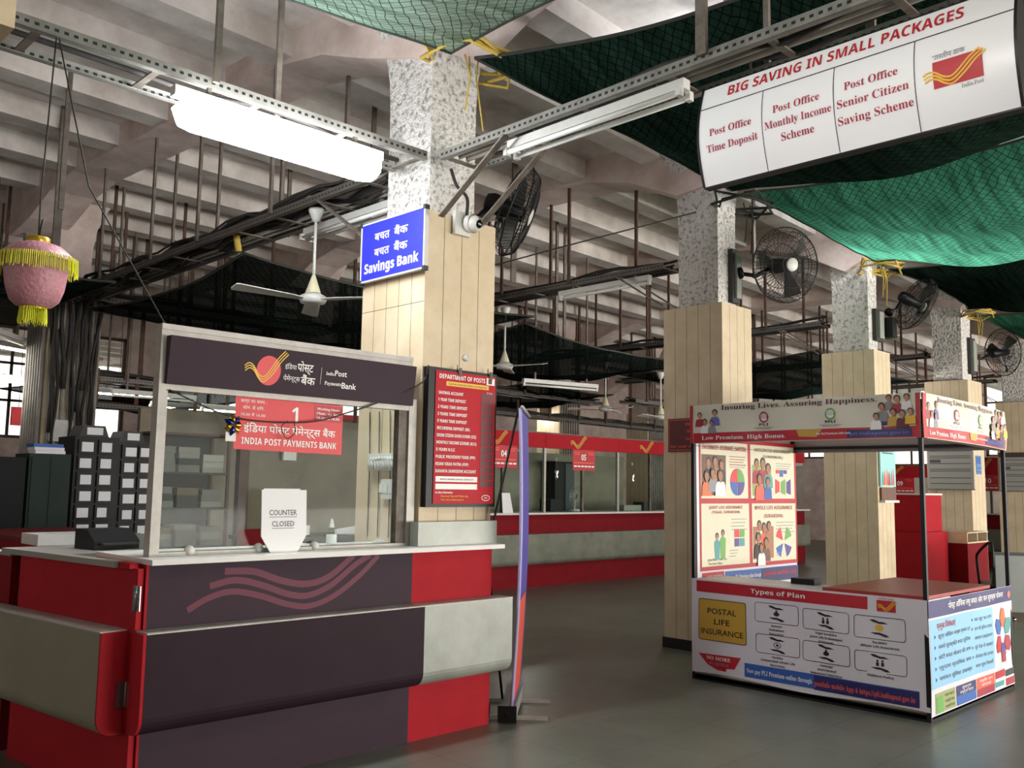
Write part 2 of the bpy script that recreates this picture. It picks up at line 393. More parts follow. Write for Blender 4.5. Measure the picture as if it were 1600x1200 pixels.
# ------------------------------------------------------------------ pillars
def planks(mb, F, w, z0, z1, n, off, split=None):
    g = 0.004
    for k in range(n):
        a, b = w*k/n+(g if k else 0), w*(k+1)/n
        segs = [(z0, z1)] if not split else [(z0, split-g), (split, z1)]
        for c, d in segs: mb.rect(F, a, c, b, d, off)
def pillar(label, x0, y0, x1, y1, top=3.37, full=True, group='clad pillars', inset=0.11, split=None, shaft_mat=None):
    t = thing('pillar', label, 'pillar', ((x0+x1)/2, (y0+y1)/2, 0), 0, group)
    hx, hy = (x1-x0)/2, (y1-y0)/2
    core = MB(); e = 0.012
    core.box(-hx+e, -hy+e, 0.0, hx-e, hy-e, top-0.012)
    core.build('backing', M_seam, t)
    cl = MB()
    for F, w, sp in ((surf((-hx, -hy, 0), (1, 0, 0)), 2*hx, None), (surf((hx, -hy, 0), (0, 1, 0)), 2*hy, None), (surf((hx, hy, 0), (-1, 0, 0)), 2*hx, None), (surf((-hx, hy, 0), (0, -1, 0)), 2*hy, split)):
        planks(cl, F, w, 0.1, top, 4 if w < .64 else 5, 0, sp)
    cl.add([(-hx, -hy, top), (hx, -hy, top), (hx, hy, top), (-hx, hy, top)], [(0, 1, 2, 3)])
    cl.build('cladding', M_clad, t)
    p = MB(); q = 0.015; p.box(-hx-q, -hy-q, 0, hx+q, hy+q, 0.1); p.build('plinth', M_plinth, t)
    sh = MB(); ix, iy = hx-inset, hy-inset     # bare shaft with hacked plaster, flaring into the beam
    prof = [(top, 1.0), (3.8, 1.0), (4.2, 1.0), (4.45, 1.04), (4.7, 1.2), (4.9, 1.55), (5.1, 2.1)]
    nn = len(prof); vs = []
    for z, k in prof:
        kx = 1+(k-1); ky = 1+(k-1)*0.6
        vs += [(-ix*kx, -iy*ky, z), (ix*kx, -iy*ky, z), (ix*kx, iy*ky, z), (-ix*kx, iy*ky, z)]
    fs = [(i*4+j, i*4+(j+1) % 4, i*4+4+(j+1) % 4, i*4+4+j) for i in range(nn-1) for j in range(4)]
    sh.add(vs, fs); sh.build('concrete_shaft', shaft_mat or M_rough, t)
    return t
P1 = pillar('cream clad pillar behind the dark payments counter, carrying the blue sign', 3.76, 4.64, 4.39, 5.33, group=None, split=2.75)
pillar('cream clad pillar just behind the promotional stall, its plinth black', 7.66, 4.87, 8.20, 5.56, group=None)
pillar('cream clad pillar carrying the turquoise poster', 11.50, 5.07, 11.98, 5.78, group=None)
pillar('cream clad pillar carrying the grey notice board behind the stall canopy', 15.5, 5.32, 16.12, 6.0, group=None)
pillar('cream clad pillar at the right edge carrying the second grey notice board', 19.9, 5.62, 20.5, 6.32, group=None)
QL = ['grey pillar wrapped in cables and conduits, behind the pink lantern', 'clad pillar far behind the purple fascia of the payments counter', 'clad pillar beyond the counter 05 glass screen', 'clad pillar with conduits standing behind the red fascia of counter 05', 'clad pillar with conduits behind the fascia right of counter 05', 'clad pillar far back behind the promotional stall']
QX = [(3.75, 11.8), (7.6, 12.15), (11.1, 12.6), (14.45, 13.2), (18.0, 13.55), (21.8, 13.8)]
Q = [pillar(QL[i], x, y, x+0.6, y+0.65, group=None, top=3.37, shaft_mat=M_lime2) for i, (x, y) in enumerate(QX)]
def conduit_set(root, x0, y0, pts, z0, z1, r=0.022, M=None, name='conduit'):
    for px, py in pts:
        c = MB(); c.tube([(px, py, z0), (px, py, z1)], r, 7); c.build(name, M or M_conduit, root)
for i in (0, 3, 4):
    hx, hy = 0.3, 0.325
    conduit_set(Q[i], 0, 0, [(-hx+0.06+0.075*k, -hy-0.03, ) for k in range(8)], 0.4, 3.75)
    if i == 0:
        conduit_set(Q[i], 0, 0, [(-hx-0.03, -hy+0.05+0.09*k) for k in range(7)], 0.6, 3.75, 0.026)
        for k in range(16):
            c = MB(); x = -hx+0.02+random.random()*0.62; y = -hy-0.07-random.random()*0.05
            pts = [(x*(1.0+0.25*max(0, 1-t/3))+0.022*math.sin(1.3*t+k*1.9), y-0.015*math.sin(t*1.1+k), 3.72-0.27*t) for t in range(5+k % 5)]
            c.tube(pts, 0.014+0.012*random.random(), 6); c.build('cable', M_cable, Q[i])

# ------------------------------------------------------------------ cable trays
def tray(label, loc, rotz, L, width=0.35, cables=4, pipes=2, hangers=(), top=1.2, rail=None, M_r=None, brace=False, dark=False, sagc=0.05):
    t = thing('cable_tray', label, 'cable tray', loc, rotz)
    rail = rail or M_perf
    for s in (-1, 1):
        a = MB(); y = s*width/2
        a.box(0, y-0.003, -0.028, L, y+0.003, 0.028); a.box(0, min(y, y-s*0.04), -0.028, L, max(y, y-s*0.04), -0.023)
        a.build('side_rail', rail, t)
    rm = None
    n = max(2, int(L/0.6))
    for k in range(n+1):
        x = 0.03+(L-0.06)*k/n
        if rm is None:
            r = MB(); r.box(-0.02, -width/2+.004, -0.022, 0.02, width/2-.004, -0.012); rm = r.build('rung', M_bar, t); rm.location = (x, 0, 0)
        else: link_copy(rm, t, (x, 0, 0))
    for k in range(pipes):
        c = MB(); y = -width/2+0.06+0.07*k; c.tube([(0.05, y, 0.015), (L-0.05, y, 0.015)], 0.02, 8); c.build('conduit', M_cable if dark else M_conduit, t)
    for k in range(cables):
        y = -width/2+0.04+(width-0.08)*random.random(); z = 0.03+0.09*random.random(); ph = random.random()*6
        c = MB(); m = max(4, int(L/0.35))
        c.tube([(L*i/m, y+0.03*math.sin(i*0.9+ph), z+0.02*math.sin(i*1.3+ph)-(sagc if i % 3 == 1 else 0)*random.random()) for i in range(m+1)], 0.010+0.013*random.random(), 6)
        c.build('cable', M_cable, t)
    hm = None
    for x, s, h, w in hangers:
        r = MB(); r.box(-w/2, -0.012, 0, w/2, 0.012, h); o = r.build('hanger_rod', M_rust if dark else M_bar, t); o.location = (x, s*(width/2+0.02), 0.0)
    if brace:
        for s in (-1, 1):
            r = MB(); r.bar((0.02, s*width/2, -0.42), (0.62, s*width/2, -0.03), 0.045, 0.012); r.build('brace', M_r or M_bar, t)
    return t
HZ = 1.62
hang = lambda xs, w=0.035: [(x, 1 if i % 2 else -1, HZ-random.random()*0.15, w) for i, x in enumerate(xs)]
R90 = PI/2
tray('slotted steel tray holding the lit tube light, running left from the blue-signed pillar', (3.72, 4.78, 3.71), PI, 3.6, 0.36, 1, 0, hang([0.9, 1.5, 2.5]))
tray('slotted steel tray over the twin unlit tubes, running towards the white hanging sign', (3.96, 4.55, 3.72), -R90, 4.2, 0.34, 3, 3, [(2.05, -1, 1.6, 0.06), (2.2, 1, 1.6, 0.03), (2.75, 1, 1.6, 0.045)], brace=True)
tray('tray thick with black cables from the blue-signed pillar to the cable-wrapped pillar', (3.95, 5.32, 3.73), R90, 6.5, 0.4, 14, 2, hang([0.9, 1.3, 1.9, 2.6, 3.1, 3.6, 4.1, 4.9, 5.5]), rail=M_perf2, brace=True, sagc=0.12)
tray('dark cable tray crossing above the unlit net from the cable-wrapped pillar', (4.1, 11.6, 3.75), 0.0, 3.4, 0.36, 8, 1, hang([0.2, 0.5, 1.1, 1.8, 2.4]), rail=M_perf2, dark=True)
tray('dusty tray leaving the cable-wrapped pillar towards the left edge behind the lantern', (3.7, 11.9, 3.72), PI, 3.4, 0.36, 8, 1, hang([0.4, 1.0, 1.9, 2.8]), rail=M_perf2, dark=True)
tray('rusty tray from behind the stall pillar carrying one unlit tube', (7.86, 5.6, 3.86), R90, 6.4, 0.3, 3, 2, hang([0.6, 1.3, 1.9, 2.4, 3.0, 3.6, 4.3, 4.9, 5.5]), rail=M_perf2, brace=True, dark=True)
tray('rusty tray behind the pillar with the turquoise poster', (11.7, 5.82, 3.8), R90, 5.6, 0.3, 3, 1, hang([0.4, 0.8, 1.4, 2.0, 2.7, 3.4, 4.2]), rail=M_perf2, brace=True, dark=True)
tray('rusty tray behind the pillar with the grey notice board', (15.8, 6.05, 3.85), R90, 6.6, 0.3, 3, 1, hang([0.5, 1.2, 2.0, 3.0, 4.0]), rail=M_perf2, brace=True, dark=True)
tray('rusty tray behind the pillar at the right edge', (20.2, 6.4, 3.85), R90, 6.0, 0.3, 2, 1, hang([0.5, 1.5, 2.5]), rail=M_perf2, brace=True, dark=True)
tray('far tray spanning behind the red fascias of the counter row', (7.9, 11.9, 3.25), 0.05, 6.6, 0.34, 6, 1, [(0.4*k+0.2, 1 if k % 2 else -1, 1.9, 0.05) for k in range(16)], rail=M_perf2, dark=True)
tray('rear tray on rusty uprights above counter 05', (11.5, 12.8, 2.95), 0.08, 7.5, 0.34, 6, 1, [(0.5*k+0.2, 1 if k % 2 else -1, 2.2, 0.05) for k in range(14)], rail=M_perf2, dark=True)
tray('rear tray on rusty uprights above the payments counter fascia', (4.3, 13.2, 2.95), 0.03, 7.0, 0.34, 5, 1, [(0.36*k+0.2, 1 if k % 2 else -1, 2.3, 0.06) for k in range(19)], rail=M_perf2, dark=True)
tray('lower rear tray beside the cable-wrapped pillar', (4.4, 12.9, 2.55), 0.0, 6.0, 0.34, 2, 2, [(0.7*k+0.3, 1 if k % 2 else -1, 0.5, 0.05) for k in range(8)], rail=M_perf2, dark=True)
tray('tray crossing high behind the stall canopy on the right', (12.2, 9.6, 3.0), 0.02, 7.5, 0.34, 3, 1, [(0.6*k+0.3, 1 if k % 2 else -1, 2.2, 0.05) for k in range(12)], rail=M_perf2, dark=True)
tray('far right tray under the bright windows', (20.8, 9.0, 3.2), -0.1, 6.0, 0.34, 2, 1, [(0.7*k+0.3, 1 if k % 2 else -1, 2.0, 0.05) for k in range(8)], rail=M_perf2, dark=True)
tray('far right tray crossing high near the last pillars', (16.3, 8.4, 3.55), 0.05, 3.6, 0.34, 2, 1, [(0.7*k+0.3, 1 if k % 2 else -1, 1.7, 0.05) for k in range(5)], rail=M_perf2, dark=True)
# steel rods that still hang free from the ceiling
ROD = [(4.8, 8.3, 4.35, 'thin'), (5.3, 9.0, 4.3, 'thin'), (5.0, 7.0, 4.25, 'thin'), (5.2, 6.2, 3.9, 'thick'), (5.75, 6.6, 3.9, 'thin'), (6.9, 7.0, 3.75, 'thick'), (6.3, 8.0, 3.7, 'thin'), (7.2, 8.4, 3.6, 'thin'), (8.9, 8.2, 3.5, 'thin'), (9.5, 8.6, 3.5, 'thin'), (2.7, 8.4, 3.9, 'thin'), (3.0, 9.4, 3.8, 'thick'), (9.0, 5.3, 3.9, 'thin'), (2.1, 9.6, 3.8, 'thin')]
for i, (x, y, z, kd) in enumerate(ROD):
    w = 0.022 if kd == 'thin' else 0.036
    b = MB(); b.box(-w, -0.012, 0, w, 0.012, 5.225-z); o = b.build('hanger_rod', M_bar, None, (x, y, z))
    tag(o, '%s bare steel hanger rod dangling from the ribbed ceiling' % ('slim' if kd == 'thin' else 'broad'), 'rod', 'bare hanger rods')

# ------------------------------------------------------------------ tube lights
def tube_fixture(label, loc, rotz, n=1, lit=None, refl=0.0, L=1.3, group=None, tilt=0.0, drop=0.0):
    t = thing('tube_light', label, 'tube light', loc, rotz, group)
    b = MB(); b.box(0, -0.03, -0.02, L, 0.03, 0.035); b.build('batten', M_dirtw, t)
    if refl:
        r = MB()
        for s in (-1, 1): r.prism([(0.0, s*0.03, 0.012), (0, s*refl, -0.05), (0, s*refl, -0.042), (0, s*0.03, 0.02)], (L, 0, 0))
        r.build('reflector', M_white, t)
    for k in range(n):
        y = 0 if n == 1 else (-0.045+0.09*k)
        g = MB(); g.tube([(0.03, y, -0.05), (L-0.03, y, -0.05)], 0.016, 10); g.build('tube', lit or M_tube_off, t)
        for x in (0.0, L-0.03):
            h = MB(); h.box(x, y-0.018, -0.07, x+0.03, y+0.018, -0.02); h.build('lamp_holder', M_dirtw, t)
    if drop:
        for x in (0.2, L-0.2):
            h = MB(); h.box(x-0.012, -0.012, 0.035, x+0.012, 0.012, drop); h.build('drop_rod', M_bar, t)
    return t
tl = tube_fixture('lit white tube light glaring under the tray left of the blue sign', (2.0, 4.62, 3.60), 0.0, 0, M_tube_on, 0, 1.36, drop=0.09)
def lozenge(L, ry, rz, zc, n=20, m=18):
    b = MB(); vs = []
    for i in range(n+1):
        t = i/n; x = L*t; e = min(1.0, math.sqrt(max(0.0, 1-max(0.0, (abs(2*t-1)-0.78)/0.22)**2))+0.04)
        vs += [(x, ry*e*math.cos(2*PI*j/m), zc+rz*e*math.sin(2*PI*j/m)) for j in range(m)]
    b.add(vs, [(i*m+j, i*m+(j+1) % m, (i+1)*m+(j+1) % m, (i+1)*m+j) for i in range(n) for j in range(m)]+[tuple(range(m-1, -1, -1)), tuple(range(n*m, n*m+m))], 0, True)
    return b
lozenge(1.36, 0.12, 0.09, -0.09).build('glare_shape', mat('tube_glare', (0.95, 0.97, 1.0), 0.4, emit=32.0), tl)  # swollen glowing shape standing in for the tube's glare
tube_fixture('twin unlit tubes under the tray beside the white hanging sign', (3.9, 4.0, 3.66), -R90, 2, None, 0, 1.32, drop=0.06)
tube_fixture('unlit tube under the cable tray above the ceiling fan left of the blue sign', (4.08, 5.38, 3.64), R90, 2, None, 0, 1.25, drop=0.07)
tube_fixture('unlit tube under the rusty tray left of the stall pillar', (7.82, 5.85, 3.78), R90, 1, None, 0, 1.3, drop=0.06)
tube_fixture('lit tube light above the green net near the pillar with the turquoise poster', (10.0, 4.45, 4.96), 0.0, 2, M_tube_on, 0, 1.3, drop=0.0)
tube_fixture('added unseen tube light brightening the green net from above, nearer the white hanging sign', (9.5, 3.5, 4.96), 0.0, 2, M_tube_on, 0, 1.3, drop=0.02)  # extra lamp added to brighten the green net
tube_fixture('added unseen tube light lifting the ceiling above the net behind the white hanging sign', (5.6, 3.3, 4.85), 0.9, 2, M_tube_on, 0, 1.3, drop=0.15)  # added out of sight over the net to lighten the ceiling
tube_fixture('added unseen tube light lifting the ceiling above the overhead net', (1.0, 2.2, 4.85), 0.0, 2, M_tube_on, 0, 1.3, drop=0.15)  # added out of view, uplight for the near ceiling
tube_fixture('lit tube light at the left edge low behind the lantern', (3.0, 12.3, 3.22), 0.5, 1, M_tube_far, 0.1, 1.3, drop=1.810)
tube_fixture('second lit tube light at the left edge beneath the first', (3.2, 12.5, 2.82), 0.5, 1, M_tube_far, 0.1, 1.0, drop=2.210)
tube_fixture('unlit white tube below the unlit net at the left edge', (2.9, 11.4, 3.25), 0.9, 1, None, 0, 1.2, drop=1.780)
tube_fixture('unlit tube hanging in the rear left of counter 04', (9.0, 11.6, 2.95), 0.1, 1, None, 0, 1.3, drop=2.080)
tube_fixture('pale tube light in the rear over counter 05', (13.2, 13.6, 3.05), 0.0, 1, M_tube_far, 0, 1.3, drop=1.980)
tube_fixture('unlit tube fixed on the rear tray left of the purple fascia', (4.9, 12.7, 2.75), 0.0, 1, None, 0, 1.2, drop=2.280)
tube_fixture('unlit tube slung under the unlit net right of the blue-signed pillar', (9.3, 9.2, 3.05), -0.25, 1, None, 0, 1.3, drop=1.980)
tube_fixture('added unseen tube light over the public side brightening the white hanging sign', (1.7, 1.9, 3.70), -0.9, 2, M_tube_far, 0, 1.3, drop=5.1-3.70)  # unseen lamp added to brighten the face of the white sign
tube_fixture('added fill tube light hidden behind the blue-signed pillar', (5.75, 6.75, 3.30), 0.80, 1, M_tube_far, 0, 1.2, drop=1.75)  # added fill for the counters and rear, screened by the pillar
tube_fixture('added fill tube light hidden behind the stall pillar', (9.4, 6.45, 3.05), 0.60, 1, M_tube_far, 0, 1.2, drop=2.0)  # another added fill lamp, kept out of sight by the pillar
tube_fixture('added fill tube light hidden behind the turquoise-poster pillar', (14.3, 6.7, 3.05), 0.42, 2, M_tube_far, 0, 1.2, drop=2.0)  # unseen lamp added to raise the brightness at the far right
def lamp_row(x, y, z, rz, lab): return tube_fixture(lab, (x, y, z), rz, 1, M_tube_far, 0.08, 1.2, drop=5.03-z)
lamp_row(5.9, 13.75, 2.72, 0.1, 'lit tube light far behind the glass of the payments counter')
lamp_row(6.3, 12.9, 2.66, 0.0, 'lit tube light farthest back seen over the payments counter glass')
lamp_row(5.2, 14.2, 2.9, 0.0, 'lit tube light far back beside the left post of the payments screen')

# ------------------------------------------------------------------ shade nets
def net(label, c00, c10, c11, c01, sag, M, edge=0.18, waves=0.03, seed=0):
    c00, c10, c11, c01 = map(Vector, (c00, c10, c11, c01)); rnd = random.Random(seed); ph = [rnd.random()*6 for _ in range(6)]
    def fn(u, v):
        iu = edge*4*u*(1-u); iv = edge*4*v*(1-v)
        uu = u+(0.5-u)*iv*0.8; vv = v+(0.5-v)*iu*0.8
        p = (c00*(1-uu)+c10*uu)*(1-vv)+(c01*(1-uu)+c11*uu)*vv
        s = sag*(1-(2*u-1)**2*0.75)*(1-(2*v-1)**2*0.75)-sag*0.06
        p.z -= s
        k = min(1, 6*min(u, 1-u, v, 1-v)+0.2)
        p.z += waves*k*(math.sin(9*u+4*v+ph[0])+0.7*math.sin(17*v-5*u+ph[1])+0.5*math.sin(31*u+ph[2]))
        return p
    o = bpy.data.objects.new('shade_net', None); COL.objects.link(o); o.location = c00
    tag(o, label, 'net')
    inv = lambda u, v: fn(u, v)-c00
    g = MB(); g.grid(inv, 30, 30); g.build('net_sheet', M, o)
    r = MB(); K = 24
    for f in (lambda t: inv(t, 0), lambda t: inv(1, t), lambda t: inv(1-t, 1), lambda t: inv(0, 1-t)): r.tube([f(i/K) for i in range(K+1)], 0.012, 5)
    r.build('border_rope', M_rope, o)
    return o
net('green net overhead tied to the blue-signed pillar at the top of the photo', (0.0, 1.0, 4.45), (4.05, 1.0, 4.55), (3.92, 4.62, 4.5), (0.0, 5.0, 4.3), 0.32, M_nett, 0.10, 0.03, 1)
net('green net coloured as unlit, stretched behind the white hanging sign', (4.45, 0.6, 4.5), (7.75, 0.4, 4.55), (7.75, 4.8, 4.5), (4.08, 4.55, 4.5), 0.80, M_netm, 0.13, 0.03, 2)
net('bright green net hanging right below the white hanging sign', (7.7, 0.5, 4.5), (11.7, 0.5, 4.55), (11.45, 4.98, 4.48), (7.85, 4.72, 4.48), 0.6, M_netg, 0.10, 0.04, 3)
net('green net coloured as unlit, right of the pillar with the turquoise poster', (11.6, 0.8, 4.5), (15.5, 0.8, 4.5), (15.4, 5.25, 4.48), (11.75, 4.95, 4.45), 0.45, M_netm, 0.14, 0.04, 4)
net('green net at the right edge beyond the notice-board pillar', (15.7, 1.2, 4.5), (19.6, 1.2, 4.5), (19.8, 5.6, 4.45), (15.9, 5.3, 4.45), 0.4, M_netg, 0.12, 0.04, 5)
net('net coloured black as unlit, slung behind the ceiling fan left of the blue sign', (3.95, 7.45, 3.60), (7.75, 7.5, 3.55), (7.7, 11.3, 3.5), (3.85, 10.9, 3.5), 0.32, M_netd, 0.10, 0.03, 6)
net('net coloured black as unlit, slung right of the blue-signed pillar', (7.8, 7.7, 3.5), (11.2, 7.5, 3.35), (11.3, 10.6, 3.4), (7.8, 11.2, 3.5), 0.3, M_netd, 0.10, 0.03, 7)
net('net coloured black as unlit, slung between the stall pillar and the turquoise-poster pillar', (11.7, 5.95, 3.45), (15.5, 6.1, 3.4), (15.5, 9.6, 3.35), (11.6, 9.4, 3.4), 0.3, M_netd, 0.10, 0.03, 8)
net('net coloured black as unlit, at the left edge behind the lantern', (0.3, 8.6, 3.5), (3.4, 8.9, 3.45), (3.5, 12.2, 3.4), (0.3, 12.2, 3.4), 0.28, M_netd, 0.1, 0.03, 9)
net('net coloured black as unlit, low in the rear above counter 05', (11.85, 11.3, 3.45), (14.3, 11.6, 3.4), (14.3, 14.6, 3.4), (11.85, 14.4, 3.45), 0.3, M_netd, 0.1, 0.03, 10)
net('dull green net far behind the purple fascia', (4.6, 14.6, 3.1), (8.6, 14.8, 3.1), (8.6, 17.6, 3.1), (4.6, 17.6, 3.1), 0.35, M_netd, 0.1, 0.03, 11)
def rope_knot(label, c, M, s=0.12, seed=0, axis=0):
    rnd = random.Random(seed); b = MB()
    pts = [(c[0]+s*1.3*math.cos(t*1.3)+rnd.uniform(-.04, .04), c[1]+s*1.2*math.sin(t*1.3)*0.8-0.02, c[2]+0.05*math.sin(t*2.1)+rnd.uniform(-.03, .03)) for t in range(16)]
    b.tube(pts, 0.014, 6)
    for k in range(3):
        x = c[0]+rnd.uniform(-.1, .1); b.tube([(x, c[1]-0.05, c[2]), (x+rnd.uniform(-.05, .05), c[1]-0.07, c[2]-0.15), (x+rnd.uniform(-.05, .05), c[1]-0.06, c[2]-0.3-0.1*k)], 0.006, 5)
    o = b.build('rope_knot', M); return tag(o, label, 'rope')
rope_knot('yellow rope tying the overhead net to the blue-signed pillar', (4.1, 4.62, 4.5), M_yrope, 0.3, 1)
rope_knot('yellow rope tying the green net to the turquoise-poster pillar', (11.6, 5.02, 4.45), M_yrope, 0.28, 2)
rope_knot('yellow rope tying the net to the notice-board pillar', (15.75, 5.25, 4.45), M_yrope, 0.28, 3)
rope_knot('dark rope tying the net to the pillar behind the stall', (7.95, 4.82, 4.4), M_rope, 0.28, 4)
b = MB(); b.tube([(7.72, 5.2, 4.35), (6.8, 6.3, 3.98), (5.95, 7.3, 3.62)], 0.008, 5); tag(b.build('tie_rope', M_rope), 'thin rope stretched diagonally from the stall pillar down to the unlit net', 'rope')
b = MB(); b.tube([(3.9, 7.5, 3.75), (3.92, 7.48, 3.6)], 0.03, 6); tag(b.build('tie_rope', M_yrope), 'frayed straw rope tying the unlit net corner to the cable tray', 'rope')
# ------------------------------------------------------------------ the dark payments counter
yF = 4.54
ct = thing('payments_counter', 'aubergine and red service counter under the blue sign with a wave print and silver band', 'counter', (1.98, yF, 0))
b = MB(); b.box(0, 0, 0, 1.66, 0.04, 1.14); b.build('front_panel', M_purp, ct)
b = MB(); b.box(1.66, 0, 0, 2.335, 0.04, 1.14); b.build('red_panel', M_red, ct)
b = MB(); b.box(2.29, 0.04, 0, 2.335, 0.085, 1.14); b.build('end_panel', M_dred, ct)
b = MB(); b.box(-0.015, -0.02, 0, -0.002, 0.62, 1.14); b.build('corner_post', M_red, ct)
def dband(mb, x0, x1, mi=0, d=0.14, z0=0.345, z1=0.82):
    r = 0.085; pts = [(0, z0+0.0), (0, z1), (-d, z1)]
    pts += [(-d, z0+r)]+[(-d+r-r*math.cos(math.radians(a)), z0+r-r*math.sin(math.radians(a))) for a in (15, 30, 45, 60, 75, 90)]
    mb.prism([(x0, y, z) for y, z in pts], (x1-x0, 0, 0), mi)
b = MB(); dband(b, -0.045, 1.655); b.build('band', M_dpurp, ct)['label'] = 'dark aubergine band'
b = MB(); dband(b, 1.655, 2.40); b.build('band', M_silver, ct)['label'] = 'silver band'
b = MB(); b.box(-0.045, -0.142, 0.82, 2.40, 0, 0.826); b.build('band_top', M_alu, ct)
b = MB(); dband(b, -0.062, -0.046, 0, 0.139); b.build('band_end_cap', M_red, ct)
b = MB(); b.prism([(x, y, 1.14) for x, y in ((-0.018, -0.09), (2.37, -0.09), (2.37, 0.09), (1.755, 0.09), (1.755, 0.62), (-0.018, 0.62))], (0, 0, 0.026)); b.build('worktop', M_white, ct)
F = surf((0, 0, 0), (1, 0, 0))
def cat(pts, n=10):
    """smooth curve through points"""
    P = [Vector(p) for p in pts]; P = [P[0]*2-P[1]]+P+[P[-1]*2-P[-2]]; out = []
    for i in range(1, len(P)-2):
        for k in range(n):
            t = k/n; a, b_, c, d = P[i-1:i+3]
            out.append(0.5*((2*b_)+(c-a)*t+(2*a-5*b_+4*c-d)*t*t+(3*b_-a-3*c+d)*t**3))
    out.append(P[-2]); return [tuple(p) for p in out]
wv = MB()
base = [(0.215, 0.90), (0.33, 0.955), (0.46, 0.978), (0.62, 0.945), (0.80, 0.885), (0.94, 0.868), (1.10, 0.915), (1.27, 1.02), (1.40, 1.128)]
wv.stroke(F, cat(base), 0.032, 0.0015)
wv.stroke(F, cat([(x+0.01*i if i < 2 else x-0.01*i+0.02, z+0.058) for i, (x, z) in enumerate(base[1:-1])]+[(1.34, 1.133)]), 0.034, 0.0015)
wv.stroke(F, cat([(0.41, 1.085), (0.58, 1.075), (0.74, 1.02), (0.90, 0.99), (1.05, 1.02), (1.22, 1.133)]), 0.036, 0.0015)
wv.build('wave_print', M_mar, ct)
# raised ledge against the pillar
lg = MB(); lg.box(3.69, 4.552, 1.166, 4.37, 4.635, 1.318); o = lg.build('grey_ledge', M_silver); tag(o, 'grey boxed ledge standing on the counter top against the blue-signed pillar', 'ledge')

# glazed screen on the counter
sc = thing('counter_screen', 'glazed aluminium screen with dark fascia standing on the payments counter', 'glass screen', (2.03, 4.67, 1.166))
for x, w, h, nm in ((0.0, 0.05, 1.17, 'post'), (1.64, 0.06, 0.93, 'post')):
    b = MB(); b.box(x, -0.02, 0, x+w, 0.05, h); b.build(nm, M_alu, sc)
b = MB(); b.box(0.0505, -0.018, 0.855, 1.639, 0.038, 0.885); b.build('lower_rail', M_alu, sc)
b = MB(); b.box(0.0, -0.022, 1.1705, 1.66, 0.052, 1.20); b.box(0.0505, -0.017, 1.135, 1.66, 0.047, 1.17); b.build('top_rail', M_alu, sc)
b = MB(); b.prism([(0.028, -0.045, 0.885), (0.028, -0.02, 0.885), (0.028, -0.02, 1.135), (0.028, -0.075, 1.135)], (1.62, 0, 0)); fs_ = b.build('fascia', M_purp, sc)
b = MB(); b.box(0.05, 0.012, 0, 1.06, 0.018, 0.855); b.build('pane', M_glass, sc)
b = MB(); b.box(1.06, 0.022, 0, 1.64, 0.028, 0.855); b.build('pane', M_glass, sc)
b = MB(); b.box(1.57, -0.005, 0, 1.635, 0.045, 0.855); b.build('inner_stile', M_bar, sc)
b = MB(); b.box(0.0505, -0.018, 0, 1.639, 0.048, 0.02); b.build('sill_channel', M_alu, sc)
for x in (0.22, 0.62, 0.98):
    b = MB(); b.lathe([(0.0, 0.0), (0.028, 0.001), (0.028, 0.014), (0.018, 0.03), (0.0, 0.034)], (x, 0.0, 0.02), 14, 0, (0, -1, 0.4)); b.build('glass_clip', M_white, sc)
n_ = Vector((0, -0.25, -0.03)).normalized()
Fh = surf((0.028, -0.0465, 0.885), (1, 0, 0), Vector((0, -0.03, 0.25)))
lt = MB()
def swoosh(mb, F, x0, z0, x1, z1, w, off, mi, n=3, gap=None):
    """three parallel flowing lines of the postal emblem, from the tail at the left up to the right tip"""
    W, H = x1-x0, z1-z0; g = gap or w*2.1
    for k in range(n):
        d = k*g
        p = [(0.0, 0.36), (0.10, 0.47), (0.22, 0.40), (0.36, 0.14), (0.50, 0.06), (0.64, 0.28), (0.82, 0.70), (1.0, 1.0)]
        mb.stroke(F, cat([(x0+W*u+d*(0.75 if u > 0.5 else 0.2), z0+H*v-d*(0.55 if u > 0.5 else 0.95)+g) for u, v in p], 5), w, off, mi)
lt.ell(Fh, 0.575, 0.123, 0.076, 0.083, 0.001, 1, 30)
swoosh(lt, Fh, 0.425, 0.062, 0.668, 0.228, 0.0058, 0.002, 2, 3, 0.0145)
lt.text(Fh, 'इंिडया', 0.675, 0.145, 0.027, 0.002, 0, 0.075, 'L')
lt.text(Fh, 'पोस्ट', 0.755, 0.14, 0.046, 0.002, 0, 0.105, 'L', 0.012)
lt.text(Fh, 'पेमेन्ट्स', 0.67, 0.078, 0.028, 0.002, 0, 0.108, 'L')
lt.text(Fh, 'बैंक', 0.785, 0.066, 0.046, 0.002, 0, 0.095, 'L', 0.012)
lt.rect(Fh, 0.915, 0.075, 0.9165, 0.175, 0.002, 0)
lt.text(Fh, serifb('India'), 0.95, 0.135, 0.02, 0.002, 0, 0.055, 'L'); lt.text(Fh, 'Post', 1.01, 0.135, 0.034, 0.002, 0, 0.085, 'L', 0.015)
lt.text(Fh, serifb('Payments'), 0.945, 0.077, 0.022, 0.002, 0, 0.115, 'L'); lt.text(Fh, 'Bank', 1.065, 0.065, 0.036, 0.002, 0, 0.105, 'L', 0.015)
lt.build('lettering', [INK['white'], INK['brightred'], INK['yellow']], fs_)

